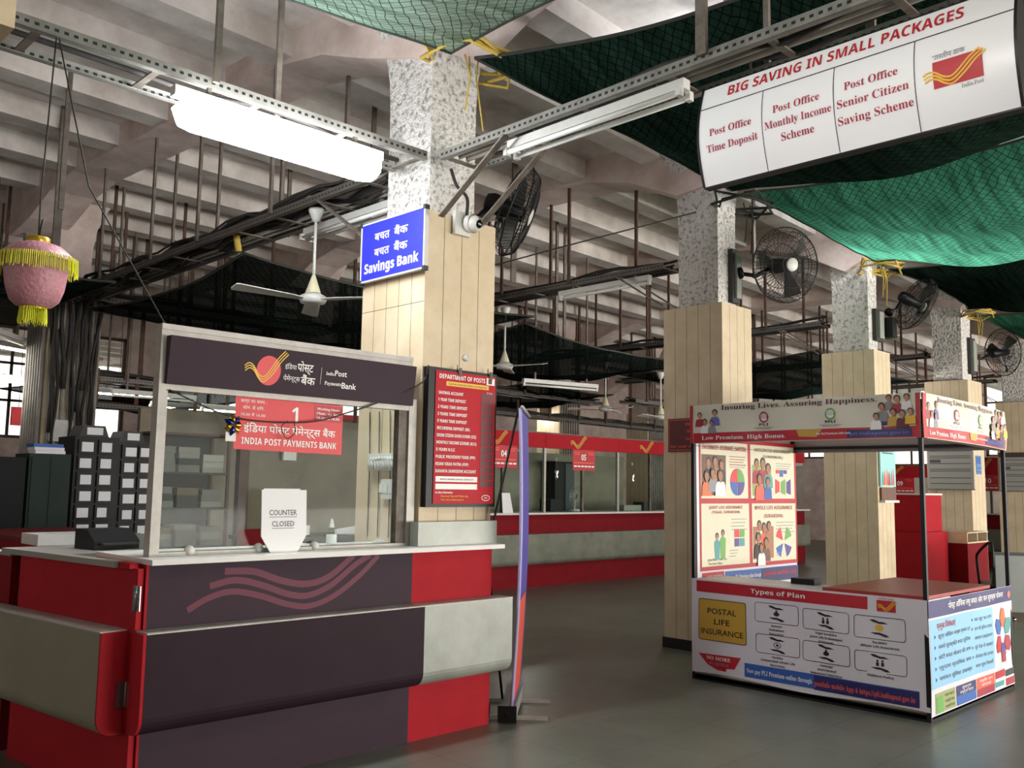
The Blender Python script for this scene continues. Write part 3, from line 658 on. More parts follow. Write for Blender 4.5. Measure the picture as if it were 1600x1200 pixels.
# red sheet fixed on the glass
Fs = surf((0, 0, 0), (1, 0, -0.012))
rs = thing('counter_notice', 'red sheet numbered 1 on the glass of the payments counter', 'notice', (2.475, 4.672, 1.73))
b = MB(); b.rect(Fs, 0, 0, 0.705, 0.295, 0.0); b.rect(Fs, 0.505, 0.19, 0.70, 0.285, 0.001, 1); b.build('sheet', [INK['brightred'], INK['red']], rs)
b = MB()
b.text(Fs, 'कार्य का समय :', 0.11, 0.262, 0.018, 0.002, 0, 0.16); b.text(Fs, 'सोम. से शिन.', 0.11, 0.225, 0.018, 0.002, 0, 0.13); b.text(Fs, '10.00 से 16.00', 0.11, 0.188, 0.016, 0.002, 0, 0.15)
b.build('lettering', INK['white'], rs); b = MB()
b.text(Fs, sansb('1'), 0.375, 0.175, 0.085, 0.002, 0)
b.build('lettering', INK['white'], rs); b = MB()
for k, s in enumerate(('Working Hours', 'Mon. to Sat.', '10.00 to 16.00')): b.text(Fs, s, 0.602, 0.258-0.027*k, 0.014, 0.002, 0, 0.16, 'C', 0.02)
b.build('lettering', INK['white'], rs); b = MB()
b.text(Fs, 'इंिडया पोस्ट पेमेन्ट्स बैंक', 0.355, 0.10, 0.042, 0.002, 0, 0.60, 'C', 0.012)
b.build('lettering', INK['white'], rs); b = MB()
b.text(Fs, sansb('INDIA POST PAYMENTS BANK'), 0.355, 0.032, 0.036, 0.002, 0, 0.62)
b.build('lettering', INK['white'], rs)
# closed sign, bottles and little things on the counter
cs = thing('closed_sign', 'white COUNTER CLOSED card stand on the payments counter', 'sign', (2.765, 4.585, 1.166))
F = surf((0, 0, 0), (1, 0, 0), (0, 0.06, 1))
b = MB(); pts = [(-0.085, 0), (0.085, 0), (0.142, 0.09), (0.142, 0.345), (-0.142, 0.345), (-0.142, 0.09)]
b.prism([F(u, v) for u, v in pts], (0, 0.006, 0)); b.rect(F, -0.13, 0.345, 0.10, 0.352, 0.0); b.build('card', M_paper, cs)
b = MB(); b.prism([(-0.1, 0.0, 0), (0.1, 0.0, 0), (0.1, 0.09, 0), (-0.1, 0.09, 0)], (0, 0, 0.006)); b.prism([(-0.12, 0.02, 0.005), (0.155, 0.02, 0.005), (0.155, 0.045, 0.34), (-0.12, 0.045, 0.34)], (0, 0.004, 0)); b.build('stand', M_glass, cs)
b = MB()
for k, s in enumerate(('COUNTER', 'CLOSED')):
    wd = 0.175-0.035*k; v = 0.205-0.062*k
    b.text(F, s, -0.008, v, 0.03, 0.001, 0, wd, 'C', 0.012); b.rect(F, -0.008-wd/2, v-0.012, -0.008+wd/2, v-0.009, 0.001)
b.build('lettering', INK['dgrey'], cs)
M_clear = glass_mat('clear_plastic', (0.86, 0.93, 0.9), 0.25)
M_teal = glass_mat('green_plastic', (0.55, 0.82, 0.74), 0.25)
bt = thing('sanitizer_bottle', 'small clear bottle with white nozzle behind the glass', 'bottle', (3.25, 4.85, 1.166))
b = MB(); b.lathe([(0, 0), (0.03, 0.002), (0.032, 0.01), (0.032, 0.09), (0.025, 0.108), (0.013, 0.116), (0.013, 0.122)], (0, 0, 0), 18); b.build('bottle_body', M_clear, bt)
b = MB(); b.lathe([(0.0325, 0.02), (0.0325, 0.075)], (0, 0, 0), 18); b.build('paper_label', M_paper, bt)
b = MB(); b.lathe([(0.016, 0.116), (0.016, 0.132), (0.011, 0.14), (0.006, 0.168), (0.0, 0.17)], (0, 0, 0), 14); b.build('nozzle', M_white, bt)
bt = thing('water_bottle', 'small greenish plastic bottle beside the closed card behind the glass', 'bottle', (3.02, 5.0, 1.166))
b = MB(); b.lathe([(0, 0), (0.032, 0.002), (0.034, 0.015), (0.03, 0.045), (0.034, 0.07), (0.034, 0.085), (0.015, 0.118), (0.013, 0.13)], (0, 0, 0), 18); b.build('bottle_body', M_teal, bt)
b = MB(); b.lathe([(0.015, 0.128), (0.015, 0.144), (0.0, 0.145)], (0, 0, 0), 14); b.build('cap', M_teal, bt)
b = MB(); b.lathe([(0.0, 0.0), (0.055, 0.0), (0.05, 0.02), (0.03, 0.034), (0.0, 0.04)], (0, 0, 0), 16); o = b.build('sponge_dish', M_white, None, (3.62, 4.85, 1.166)); tag(o, 'small white sponge dish on the counter near the right screen post', 'dish')
o = MB().box(0, 0, 0, 0.2, 0.12, 0.004).build('paper_slip', M_paper, None, (3.08, 5.02, 1.167)); o.rotation_euler = (0, 0, 0.4); tag(o, 'loose paper slip lying on the payments counter behind the bottles', 'paper')
od = thing('hanging_ornament', 'shiny blue and gold ornament hanging at the red sheet on the glass', 'ornament', (2.455, 4.655, 1.80))
for k in range(7):
    b = MB(); a = k*2*PI/7; b.lathe([(0, -0.03), (0.02, 0), (0, 0.03)], (0.03*math.cos(a), -0.01, 0.06+0.035*math.sin(a)), 6, 0, (math.cos(a), 0.2, math.sin(a))); b.build('petal', mat('foil_blue', '2d3a8c', 0.12, 1.0) if k % 2 else mat('foil_gold', 'd8a33a', 0.15, 1.0), od)
b = MB(); b.box(-0.04, -0.004, -0.03, 0.02, 0.0, 0.02); b.build('tag_card', M_white, od)
b = MB(); pts = [(2.08, 4.64, 2.02), (2.45, 4.63, 1.90), (2.9, 4.63, 1.90), (3.2, 4.63, 1.98), (3.45, 4.63, 2.07), (3.72, 4.60, 2.2), (3.76, 4.58, 2.32)]
b.tube(cat(pts, 6), 0.0045, 5); b.tube(cat([(2.78, 4.63, 1.90), (2.74, 4.63, 1.86), (2.78, 4.63, 1.80), (2.83, 4.63, 1.84), (2.82, 4.63, 1.90)], 5), 0.003, 5); tag(b.build('string_wire', M_cable), 'thin dark wire draped across the front of the payments screen', 'wire')
# sockets on the pillar seen through the screen
def sbox(name, label, cat_, x, y, z, w, h, d, M=M_dirtw, detail=True):
    t = thing(name, label, cat_, (x, y, z)); b = MB(); b.box(-d, -w/2, -h/2, 0, w/2, h/2); b.build('casing', M, t)
    if detail:
        for k in range(3):
            s = MB(); s.box(-d-0.006, -w/2+0.03+k*0.07*w/0.22, -0.025, -d, -w/2+0.07+k*0.07*w/0.22, 0.03); s.build('switch', M_white, t)
    return t
sbox('socket_box', 'white switch box on the pillar seen through the payments glass', 'switch box', 3.757, 4.90, 1.52, 0.16, 0.13, 0.05)
t = sbox('connector_block', 'white cable connector block above the switch box on the pillar', 'connector', 3.757, 4.98, 1.70, 0.30, 0.11, 0.045, detail=False)
for k in range(9):
    c = MB(); y = -0.13+0.03*k; c.tube([(-0.05, y, 0.03), (-0.075, y, 0.0), (-0.06, y+0.01*math.sin(k), -0.06)], 0.009, 6); c.build('plug', M_white, t)
for k, y in enumerate((4.80, 4.93, 5.05, 5.16)):
    c = MB(); c.tube([(3.745, y, 1.2), (3.745, y, 1.45+0.2*(k % 2)), (3.745, y+0.02, 2.04)], 0.0035, 5); tag(c.build('wall_wire', M_cable), 'thin dark wire running up the left face of the blue-signed pillar', 'wire', 'wires on the pillar face')

# ------------------------------------------------------------------ hinged flap counter on the left
ang = math.radians(96.5)
dr = thing('counter_flap', 'red hinged counter flap with khaki band at the lower left', 'counter flap', (1.93, 4.53, 0), ang)
# local x runs away along the flap, local +y faces the viewer side
b = MB(); b.box(0.05, -0.04, 0.0, 1.28, 0.0, 1.12); b.build('front_panel', M_red, dr)
b = MB(); b.box(0.0, -0.03, 0.0, 0.05, 0.0, 1.12); b.build('hinge_stile', M_red, dr)
def fband(x0, x1, d, M, nm):
    r = 0.085; z0, z1 = 0.335, 0.82
    pts = [(0, z0), (0, z1), (d, z1), (d, z0+r)]+[(d-r+r*math.cos(math.radians(a)), z0+r-r*math.sin(math.radians(a))) for a in (15, 30, 45, 60, 75, 90)]
    b = MB(); b.prism([(x0, y, z) for y, z in pts], (x1-x0, 0, 0)); return b.build(nm, M, dr)
fband(0.075, 1.55, 0.135, mat('khaki_laminate', '8d8672', 0.5, var=(3, 0.15)), 'band')
fband(0.062, 0.075, 0.135, M_red, 'band_end_cap')
b = MB(); b.box(0.07, 0.0, 0.82, 1.55, 0.137, 0.826); b.build('band_top', M_alu, dr)
b = MB(); b.prism([(x, y, 1.12) for x, y in ((0.14, 0.05), (1.42, 0.05), (1.42, -0.42), (0.72, -0.42), (0.72, -0.015), (0.14, -0.015))], (0, 0, 0.03)); b.build('worktop', mat('grey_laminate', '8e8a82', 0.45), dr)
b = MB(); b.box(0.03, -0.015, 1.12, 0.14, 0.03, 1.148); b.build('worktop_end', M_red, dr)
for z in (0.98, 0.52, 0.10):
    h = MB(); h.box(-0.035, 0.0, z-0.06, 0.03, 0.005, z+0.06); h.tube([(-0.002, 0.006, z-0.06), (-0.002, 0.006, z+0.06)], 0.007, 8)
    for q in (-0.04, 0, 0.04):
        for s in (-0.022, 0.018): h.lathe([(0.004, 0.0), (0.0, 0.003)], (s, 0.005, z+q), 8, 1, (0, 1, 0))
    h.build('hinge', [M_steel, M_dark], dr)
h = MB(); h.box(0.056, 0.0, 0.46, 0.0615, 0.045, 0.58); h.tube([(0.055, -0.002, 0.46), (0.055, -0.002, 0.58)], 0.007, 8); h.build('hinge', M_steel, dr)
sd = thing('side_counter', 'maroon topped side counter running back behind the red flap at the left edge', 'counter', (2.27, 7.04, 0))
b = MB(); top = [(0.0, 0.0), (0.70, 0.81), (0.84, 1.80), (0.10, 1.80), (0.02, 0.94)]
b.prism([(x, y, 1.085) for x, y in top], (0, 0, 0.035)); b.build('worktop', mat('maroon_top', '6e2a28', 0.6, var=(4, 0.2), spec=0.2), sd)
b = MB(); inn = [(0.03, 0.05), (0.66, 0.83), (0.80, 1.76), (0.14, 1.76), (0.05, 0.94)]
b.prism([(x, y, 0) for x, y in inn], (0, 0, 1.085)); b.build('carcass', M_dred, sd)
wb = thing('small_cabinet', 'white topped red box standing behind the counter flap', 'cabinet', (2.08, 6.45, 0))
b = MB(); b.box(0, 0, 0, 0.34, 0.3, 1.12); b.build('carcass', M_red, wb)
b = MB(); b.box(-0.005, -0.012, 1.12, 0.345, 0.312, 1.19); b.build('white_top', M_white, wb)
mc = thing('side_partition', 'maroon partition panel standing behind the left end of the counter flap', 'partition', (1.70, 5.93, 0), ang)
b = MB(); b.box(0.0, -0.13, 0.0, 0.9, -0.08, 1.1); b.build('panel', M_dred, mc)
b = MB(); b.box(0.0, -0.14, 1.1, 0.9, -0.07, 1.12); b.build('panel_cap', mat('grey_laminate', '8e8a82', 0.45), mc)
pr = thing('printer', 'black printer standing behind the payments screen post on the left', 'printer', (2.06, 5.45, 1.1505), 0.1)
b = MB(); b.prism([(0, 0, 0), (0, 0.24, 0), (0, 0.24, 0.115), (0, 0.1, 0.115), (0, 0, 0.05)], (0.27, 0, 0)); b.build('printer_body', M_black, pr)
b = MB(); b.box(0.03, -0.05, 0.03, 0.24, 0.0, 0.04); b.build('paper_tray', M_dark, pr)

# ------------------------------------------------------------------ blue sign, rate board, camera on the first pillar
bs = thing('blue_sign', 'blue Savings Bank sign on the left face of the front pillar', 'sign', (3.745, 5.30, 2.955))
F = surf((-0.03, 0, 0), (0, -1, 0))
b = MB(); b.box(-0.03, -0.70, 0, 0, 0, 0.41); b.build('panel', INK['royal'], bs)
b = MB()
for a in ((-0.034, -0.705, -0.005, 0.0, 0.005, 0.006), (-0.034, -0.705, 0.404, 0.0, 0.005, 0.415), (-0.034, -0.705, 0, 0, -0.694, 0.41), (-0.034, -0.006, 0, 0, 0.005, 0.41)): b.box(*a)
b.build('border', M_white, bs)
b = MB()
for u in (0, 0.70):
    for v in (0, 0.41): b.box(-0.038, -u-0.012, v-0.015, 0.0, -u+0.012, v+0.015)
b.build('corner_clip', M_dark, bs)
b = MB()
b.text(F, 'बचत', 0.24, 0.275, 0.055, 0.002, 0, 0.17, 'C', 0.012); b.text(F, 'बैंक', 0.45, 0.275, 0.055, 0.002, 0, 0.15, 'C', 0.012)
b.build('lettering', INK['white'], bs); b = MB()
b.text(F, 'बचत', 0.24, 0.165, 0.055, 0.002, 0, 0.17, 'C', 0.012); b.text(F, 'बैंक', 0.45, 0.165, 0.055, 0.002, 0, 0.15, 'C', 0.012)
b.build('lettering', INK['white'], bs); b = MB()
b.text(F, sansb('Savings Bank'), 0.345, 0.055, 0.068, 0.002, 0, 0.60, 'C', 0.012)
b.build('lettering', INK['white'], bs)

rb = thing('rate_board', 'red Department of Posts interest rate board hung on the front pillar', 'notice board', (3.75, 4.635, 1.41))
F = surf((0, -0.055, 0), (1, 0, 0))
b = MB(); b.box(0.02, -0.05, 0, 0.625, 0, 0.905)
b.build('case', M_black, rb)
b = MB(); b.rect(F, 0.075, 0.022, 0.608, 0.885, 0.0); b.build('face', mat('gloss_red', 'b81f2b', 0.5, spec=0.15), rb)
b = MB()
T = lambda s, u, v, h, w=None, mi=0, al='L': b.text(F, s, u, v, h, 0.002, mi, w, al)
T(sansb('DEPARTMENT OF POSTS'), 0.105, 0.835, 0.03, 0.405); b.rect(F, 0.525, 0.825, 0.6, 0.872, 0.0015, 0); b.rect(F, 0.54, 0.832, 0.575, 0.866, 0.002, 2)
b.rect(F, 0.165, 0.79, 0.545, 0.82, 0.0015, 1); T(sansb('Current Interest Rates on Deposits'), 0.355, 0.798, 0.013, 0.34, 2, 'C')
b.build('lettering', [INK['white'], INK['yellow'], INK['maroon']], rb); b = MB(); T('% P.A.', 0.555, 0.762, 0.014, 0.055, 0, 'C')
rows = [('SAVINGS ACCOUNT', .215), ('1 YEAR TIME DEPOSIT', .24), ('2 YEARS TIME DEPOSIT', .255), ('3 YEARS TIME DEPOSIT', .255), ('5 YEARS TIME DEPOSIT', .255), ('RECURRING DEPOSIT (RD)', .285), ('SENIOR CITIZENS SAVING SCHEME (SCSS)', .345), ('MONTHLY INCOME SCHEME (M.I.S)', .35), ('5 YEARS N.S.C', .16), ('PUBLIC PROVIDENT FUND (PPF)', .345), ('KISAN VIKAS PATRA (KVP)', .285), ('SUKANYA SAMRIDDHI ACCOUNT', .355)]
b.build('lettering', [INK['white'], INK['yellow'], INK['maroon']], rb); b = MB()
for k, (s, w) in enumerate(rows): b = MB(); T(sansb(s), 0.10-0.0012*k, 0.732-0.0463*k, 0.02, w); b.build('lettering', [INK['white'], INK['yellow'], INK['maroon']], rb)
b = MB()
for k in range(14): b.rect(F, 0.478, 0.726-0.0455*k, 0.594, 0.764-0.0455*k, 0.0015, 2)
b.build('rate_slot', [INK['white'], INK['yellow'], INK['maroon']], rb); b = MB()
b.rect(F, 0.092, 0.163, 0.455, 0.198, 0.0015, 0); T(sansb('MAHILA SAMMAN SAVINGS CERTIFICATE'), 0.275, 0.174, 0.011, 0.29, 2, 'C'); b.build('lettering', [INK['white'], INK['yellow'], INK['maroon']], rb); b = MB(); b.rect(F, 0.092, 0.115, 0.455, 0.15, 0.0015, 0); b.build('blank_label', [INK['white'], INK['yellow'], INK['maroon']], rb); b = MB()
T(sansb('For More Information:'), 0.092, 0.088, 0.013, 0.15); T('Download ‘Post info’ Mobile App', 0.14, 0.065, 0.013, 0.235, 1); T('Visit: www.indiapost.gov.in', 0.14, 0.042, 0.013, 0.195, 1)
b.stroke(F, [(0.535+0.036*math.cos(a*PI/10), 0.06+0.018*math.sin(a*PI/10)) for a in range(20)], 0.004, 0.002, 0, True); T('100', 0.535, 0.054, 0.013, 0.03, 0, 'C')
b.build('lettering', [INK['white'], INK['yellow'], INK['maroon']], rb)
for x in (0.28, 0.56):
    c = MB(); c.box(x-0.008, -0.07, 0.86, x+0.008, -0.052, 0.915); c.tube([(x, -0.03, 0.905), (x, -0.03, 0.94)], 0.004, 6); c.build('hook', M_bar, rb)

cc = thing('cctv_camera', 'white dome security camera on the top of the front pillar', 'camera', (4.07, 4.63, 3.30))
b = MB(); b.box(-0.09, -0.03, -0.06, 0.05, 0.0, 0.1); b.build('mount_box', M_dirtw, cc)
b = MB(); b.lathe([(0.06, 0.0), (0.065, 0.03), (0.066, 0.045)], (0.03, -0.03, 0.03), 22, 0, (0.15, -1, -0.1)); b.lathe([(0.0, 0.05), (0.03, 0.048), (0.05, 0.03), (0.058, 0.0), (0.05, -0.03), (0, -0.045)], (0.035, -0.085, 0.02), 22, 0, (0.05, -1, -0.3)); b.build('camera_body', M_white, cc)
b = MB(); b.lathe([(0, 0.006), (0.022, 0.006), (0.028, 0.0), (0.03, -0.006)], (0.035, -0.135, 0.008), 18, 0, (0.05, -1, -0.3)); b.build('lens', mat('lens_black', '0d0e10', 0.1), cc)
c = MB(); c.tube(cat([(4.08, 4.60, 3.38), (4.06, 4.58, 3.5), (4.0, 4.62, 3.58), (3.98, 4.66, 3.70)], 5), 0.012, 6); tag(c.build('camera_cable', M_cable), 'black cable rising from the white dome camera to the tray', 'cable')
def brace(label, a, c, w=0.04, M=None):
    b = MB(); b.bar(a, c, w, 0.012); o = b.build('brace', M or M_bar); tag(o, label, 'brace')
pl = MB(); pl.lathe([(0.0, 0), (0.022, 0.0), (0.025, 0.006), (0.0, 0.009)], (4.13, 4.637, 2.41), 14, 0, (0, -1, 0)); tag(pl.build('wall_plug', M_white), 'round white patch on the front pillar above the red rate board', 'patch')

# ------------------------------------------------------------------ white hanging sign
hs = thing('hanging_sign', 'large white BIG SAVING IN SMALL PACKAGES sign hanging at the upper right', 'sign', (3.9, 2.55, 3.07))
def Fc(u, v, off=0.0):
    k = v/0.51
    return Vector((-0.03-0.055*math.sin(PI*k)-off, -u, v))
b = MB(); b.grid(lambda a, c: Fc(1.465*a, 0.51*c), 1, 14); o = b.build('face', mat('flex_white', 'f6f6f8', 0.32), hs)
b = MB(); b.box(-0.03, -1.475, -0.008, 0.02, 0.008, 0.0); b.box(-0.03, -1.475, 0.51, 0.02, 0.008, 0.518)
for y in (0, -1.475): b.prism([(Fc(0, 0.51*i/10, 0).x-0.003, y, 0.51*i/10) for i in range(11)]+[(0.02, y, 0.51), (0.02, y, 0)], (0, 0.012, 0))
b.build('frame', M_black, hs)
b = MB(); b.box(0.012, -1.465, 0, 0.02, 0, 0.51); b.build('back_panel', M_white, hs)
b = MB()
b.text(Fc, sansb('BIG SAVING IN SMALL PACKAGES'), 0.71, 0.432, 0.055, 0.002, 0, 1.12)
b.build('lettering', inks('red', 'black'), hs); b = MB()
b.rect(Fc, 0.0, 0.388, 1.465, 0.393, 0.0015, 1)
for u in (0.355, 0.715, 1.075): b.rect(Fc, u-0.002, 0.0, u+0.002, 0.39, 0.0015, 1, 1, 12)
NMS = inks('red', 'black', 'crimson', 'yellow', 'grey')
b.build('dividing_line', NMS, hs)
for col in ((('Post Office', .18, .235, .235), ('Time Doposit', .185, .155, .285)), (('Post Office', .53, .255, .235), ('Monthly Income', .535, .185, .335), ('Scheme', .53, .115, .165)), (('Post Office', .885, .26, .24), ('Senior Citizen', .89, .185, .32), ('Saving Scheme', .895, .11, .335))):
    for s, u, v, w in col: b = MB(); b.text(Fc, serifb(s), u, v, 0.038, 0.002, 2, w); b.build('lettering', NMS, hs)
b = MB(); b.rect(Fc, 1.15, 0.15, 1.345, 0.262, 0.0015, 0, 1, 4); swoosh(b, Fc, 1.11, 0.165, 1.335, 0.255, 0.0075, 0.0025, 3)
b.text(Fc, 'भारतीय डाक', 1.215, 0.272, 0.022, 0.002, 4, 0.13, 'C', 0.02); b.text(Fc, serifb('India Post'), 1.30, 0.128, 0.016, 0.002, 4, 0.085)
b.build('logo', NMS, hs)
for y in (-0.25, -1.2):
    c = MB(); c.tube([(0.0, y, 0.518), (0.05, y+0.03, 0.62)], 0.006, 6); c.build('hanging_wire', M_cable, hs)

# ------------------------------------------------------------------ beige box at the upper left corner
bx = thing('hanging_box', 'beige boxed panel hanging at the top left corner', 'box', (0.60, 3.02, 2.93))
b = MB(); b.box(-0.9, 0.0, 0.0, 0.2, 0.25, 0.13); b.build('box_body', M_clad, bx)
b = MB(); b.box(-0.9, -0.004, 0.128, 0.202, 0.25, 0.30); b.build('white_face', M_white, bx)
for x in (-0.6, 0.0):
    c = MB(); c.tube([(x, 0.12, 0.3), (x, 0.12, 2.3)], 0.008, 6); c.build('hanging_rod', M_bar, bx)

# ------------------------------------------------------------------ lantern
ln = thing('hanging_lantern', 'pink paper lantern with yellow fringe hanging at the left edge', 'lantern', (1.39, 4.60, 2.27))
M_pink = mat('pink_foil', 'c98b96', 0.42, var=(40, 0.25), bump=(60, 0.6, 0.01))
M_fringe = mat('yellow_fringe', 'd9dd28', 0.7)
M_gold = mat('gold_rim', 'd9b23a', 0.28, 0.7)
b = MB(); b.lathe([(0.05, 0.075), (0.08, 0.083), (0.112, 0.112), (0.132, 0.17), (0.145, 0.26), (0.152, 0.30)], (0, 0, 0), 10); b.build('body', M_pink, ln)
b = MB(); b.lathe([(0.17, 0.295), (0.165, 0.315), (0.11, 0.365), (0.05, 0.385)], (0, 0, 0), 24); b.build('cap', M_pink, ln)
b = MB(); b.lathe([(0.05, 0.38), (0.052, 0.405), (0.048, 0.41), (0.0, 0.405)], (0, 0, 0), 20); b.lathe([(0.05, 0.068), (0.052, 0.08)], (0, 0, 0), 20); b.build('rim', M_gold, ln)
def fringe(r, z, h, n, seed):
    rnd = random.Random(seed); b = MB()
    for k in range(n):
        a = 2*PI*k/n; w = 2*PI*r/n*0.55; hh = h*(0.85+0.25*rnd.random()); c, s = math.cos(a), math.sin(a); o = 0.004*rnd.random()
        p = Vector((c*(r+o), s*(r+o), z)); t_ = Vector((-s, c, 0))*w/2
        q = Vector((c*(r+o*2.5), s*(r+o*2.5), z-hh))
        b.add([p-t_, p+t_, q+t_, q-t_, p-t_*.2+Vector((c, s, 0))*.003, q-t_*.2+Vector((c, s, 0))*.003], [(0, 1, 2, 3), (0, 4, 5, 3), (4, 1, 2, 5)])
    return b
fringe(0.172, 0.312, 0.075, 130, 1).build('fringe', M_fringe, ln)
fringe(0.052, 0.075, 0.075, 46, 2).build('fringe', M_fringe, ln)
b = MB(); b.tube([(0, 0, 0.405), (0.0, 0.01, 0.6), (0.02, 0.02, 1.42)], 0.004, 5); b.tube([(0, 0, 0.40), (0.015, 0, 0.5)], 0.006, 6); b.build('hanging_string', M_cable, ln)
b = MB(); b.tube([(1.42, 4.62, 3.69), (1.62, 4.66, 3.0), (2.06, 4.66, 2.345)], 0.004, 5); tag(b.build('tie_string', M_rope), 'thin string slanting from the tray down to the payments screen top', 'string')

# ------------------------------------------------------------------ fans
def ceiling_fan(label, loc, rz, drop, blade=0.58):
    f = thing('ceiling_fan', label, 'ceiling fan', loc, rz, None)
    b = MB(); b.lathe([(0.0, drop), (0.06, drop), (0.062, drop-0.02), (0.045, drop-0.06), (0.03, drop-0.10), (0.012, drop-0.105)], (0, 0, 0), 20); b.build('canopy', M_dirtw, f)
    b = MB(); b.tube([(0, 0, 0.12), (0, 0, drop-0.09)], 0.012, 10); b.build('rod', M_dirtw, f)
    b = MB(); b.lathe([(0.014, 0.20), (0.028, 0.16), (0.045, 0.11), (0.06, 0.065), (0.06, 0.055)], (0, 0, 0), 20); b.build('lower_canopy', mat('ivory_plastic', 'd2ccac', 0.5), f)
    b = MB(); b.lathe([(0.0, 0.05), (0.07, 0.05), (0.105, 0.03), (0.108, 0.005), (0.095, -0.02), (0.05, -0.03), (0, -0.03)], (0, 0, 0), 26); b.build('motor', M_dirtw, f)
    bm = None
    for k in range(3):
        if bm is None:
            b = MB(); b.prism([(0.09, -0.05, 0.0), (0.2, -0.065, 0.0), (blade, -0.07, -0.012), (blade+0.02, -0.03, -0.006), (blade+0.02, 0.05, 0.012), (blade, 0.065, 0.012), (0.2, 0.055, 0.006), (0.09, 0.03, 0.004)], (0, 0, 0.006)); bm = b.build('blade', M_dirtw, f)
        else:
            c = link_copy(bm, f); c.rotation_euler = (0, 0, 2*PI*k/3)
    return f
ceiling_fan('white ceiling fan hanging in front of the unlit net left of the blue sign', (3.9, 6.2, 2.98), math.radians(180), 0.74, 0.66)
ceiling_fan('white ceiling fan just right of the front pillar, half hidden by it', (7.8, 8.04, 3.0), math.radians(40), 0.74)
ceiling_fan('white ceiling fan far back above counter 05', (11.2, 9.25, 2.77), math.radians(20), 0.75)
ceiling_fan('white ceiling fan nearly behind the left edge of the stall pillar', (11.45, 8.37, 2.62), math.radians(65), 0.7)
def wall_fan(label, centre, normal, R=0.37, spin=0.0, mount=(0, 0, 0), M=None):
    M = M or M_black
    f = thing('wall_fan', label, 'fan', centre); nrm = Vector(normal).normalized()
    q = nrm.to_track_quat('Z', 'Y'); Mx = q.to_matrix()
    L = lambda x, y, z: Mx @ Vector((x, y, z))
    g = MB()
    for rr, z in ((R, 0.0), (R*0.86, 0.075), (R*0.62, 0.10), (R*0.3, 0.11), (R*0.86, -0.07), (R*0.6, -0.1)):
        g.tube([L(rr*math.cos(2*PI*k/32), rr*math.sin(2*PI*k/32), z) for k in range(33)], 0.007 if rr == R else 0.004, 5, 0, False)
    for k in range(64):
        a = 2*PI*k/64; c, s = math.cos(a), math.sin(a)
        g.tube([L(0.07*c, 0.07*s, 0.112), L(R*.6*c, R*.6*s, 0.10), L(R*.87*c, R*.87*s, 0.072), L(R*c, R*s, 0)], 0.0026, 4, 0, False)
        if k % 2 == 0: g.tube([L(R*c, R*s, 0), L(R*.87*c, R*.87*s, -0.068), L(R*.6*c, R*.6*s, -0.10), L(0.08*c, 0.08*s, -0.105)], 0.0026, 4, 0, False)
    g.build('guard', M, f)
    h = MB(); h.lathe([(0.0, 0.118), (0.055, 0.116), (0.068, 0.108), (0.068, 0.10)], (0, 0, 0), 22, 0, nrm); h.build('badge', M_dirtw, f)
    for k in range(3):
        b = MB(); a = spin+2*PI*k/3
        def bl(u, v):
            r = 0.06+(R*0.86-0.06)*u; w = (0.30+0.25*math.sin(PI*min(1, u*0.9)))*1.15*(0.35+0.65*u)
            th = a+(v-0.5)*w
            return L(r*math.cos(th), r*math.sin(th), (v-0.5)*0.085)
        b.grid(bl, 6, 4); b.grid(lambda u, v: bl(u, 1-v)-nrm*0.004, 6, 4); b.build('blade', M_dark, f)
    m = MB(); m.lathe([(0.0, 0.06), (0.06, 0.055), (0.062, -0.06), (0.075, -0.09), (0.08, -0.20), (0.06, -0.25), (0.0, -0.26)], (0, 0, 0), 20, 0, nrm); m.build('motor', M, f)
    b = MB(); e = Vector(mount)-Vector(centre); s0 = L(0, 0, -0.2)
    b.tube([s0, s0*0.5+e*0.5+Vector((0, 0, -0.06)), e], 0.022, 8); b.lathe([(0, 0), (0.06, 0), (0.06, 0.03), (0.0, 0.03)], e, 14, 0, (s0-e)); b.build('bracket_arm', M, f)
    return f
wall_fan('black wall fan seen edge-on beside the right face of the front pillar', (4.76, 4.80, 3.60), (0.62, -0.70, -0.36), 0.35, 0.3, (4.37, 4.95, 3.52))
wall_fan('black wall fan facing out from the pillar behind the stall', (8.24, 4.50, 3.78), (-0.42, -0.88, -0.16), 0.375, 0.9, (8.02, 4.9, 3.72))
wall_fan('black wall fan turned away on the pillar with the turquoise poster', (12.35, 4.85, 4.06), (0.75, -0.55, -0.42), 0.38, 0.4, (11.93, 5.05, 3.9))
wall_fan('black wall fan at the right edge turned sideways on the notice-board pillar', (16.85, 5.2, 3.95), (0.86, -0.52, 0.12), 0.40, 0.4, (16.07, 5.45, 3.8))
def board(label, x0, z0, w, h, y, M=M_dark, nm='mounting_board', cat_='board', d=0.05, trim=True):
    t = thing(nm, label, cat_, (x0, y, z0)); b = MB(); b.box(0, -d, 0, w, 0, h); b.build('backing', M, t)
    if trim: b = MB(); b.box(w*.25, -d-0.03, h*.08, w*.9, -d, h*.92); b.build('cover', M_silver, t)
    return t
board('dark fan mounting board high on the stall pillar', 7.95, 3.42, 0.13, 0.55, 4.975)
board('grey switch panel on the turquoise-poster pillar under its fan', 11.72, 3.52, 0.2, 0.42, 5.175)
board('dark box on the notice-board pillar beneath its fan', 15.85, 3.5, 0.22, 0.6, 5.425)
db = MB(); db.box(0, -0.16, 0, 0.14, 0, 0.26); o = db.build('junction_box', M_black, None, (11.925, 5.16, 3.58)); tag(o, 'small black junction box beside the grey switch panel', 'box')

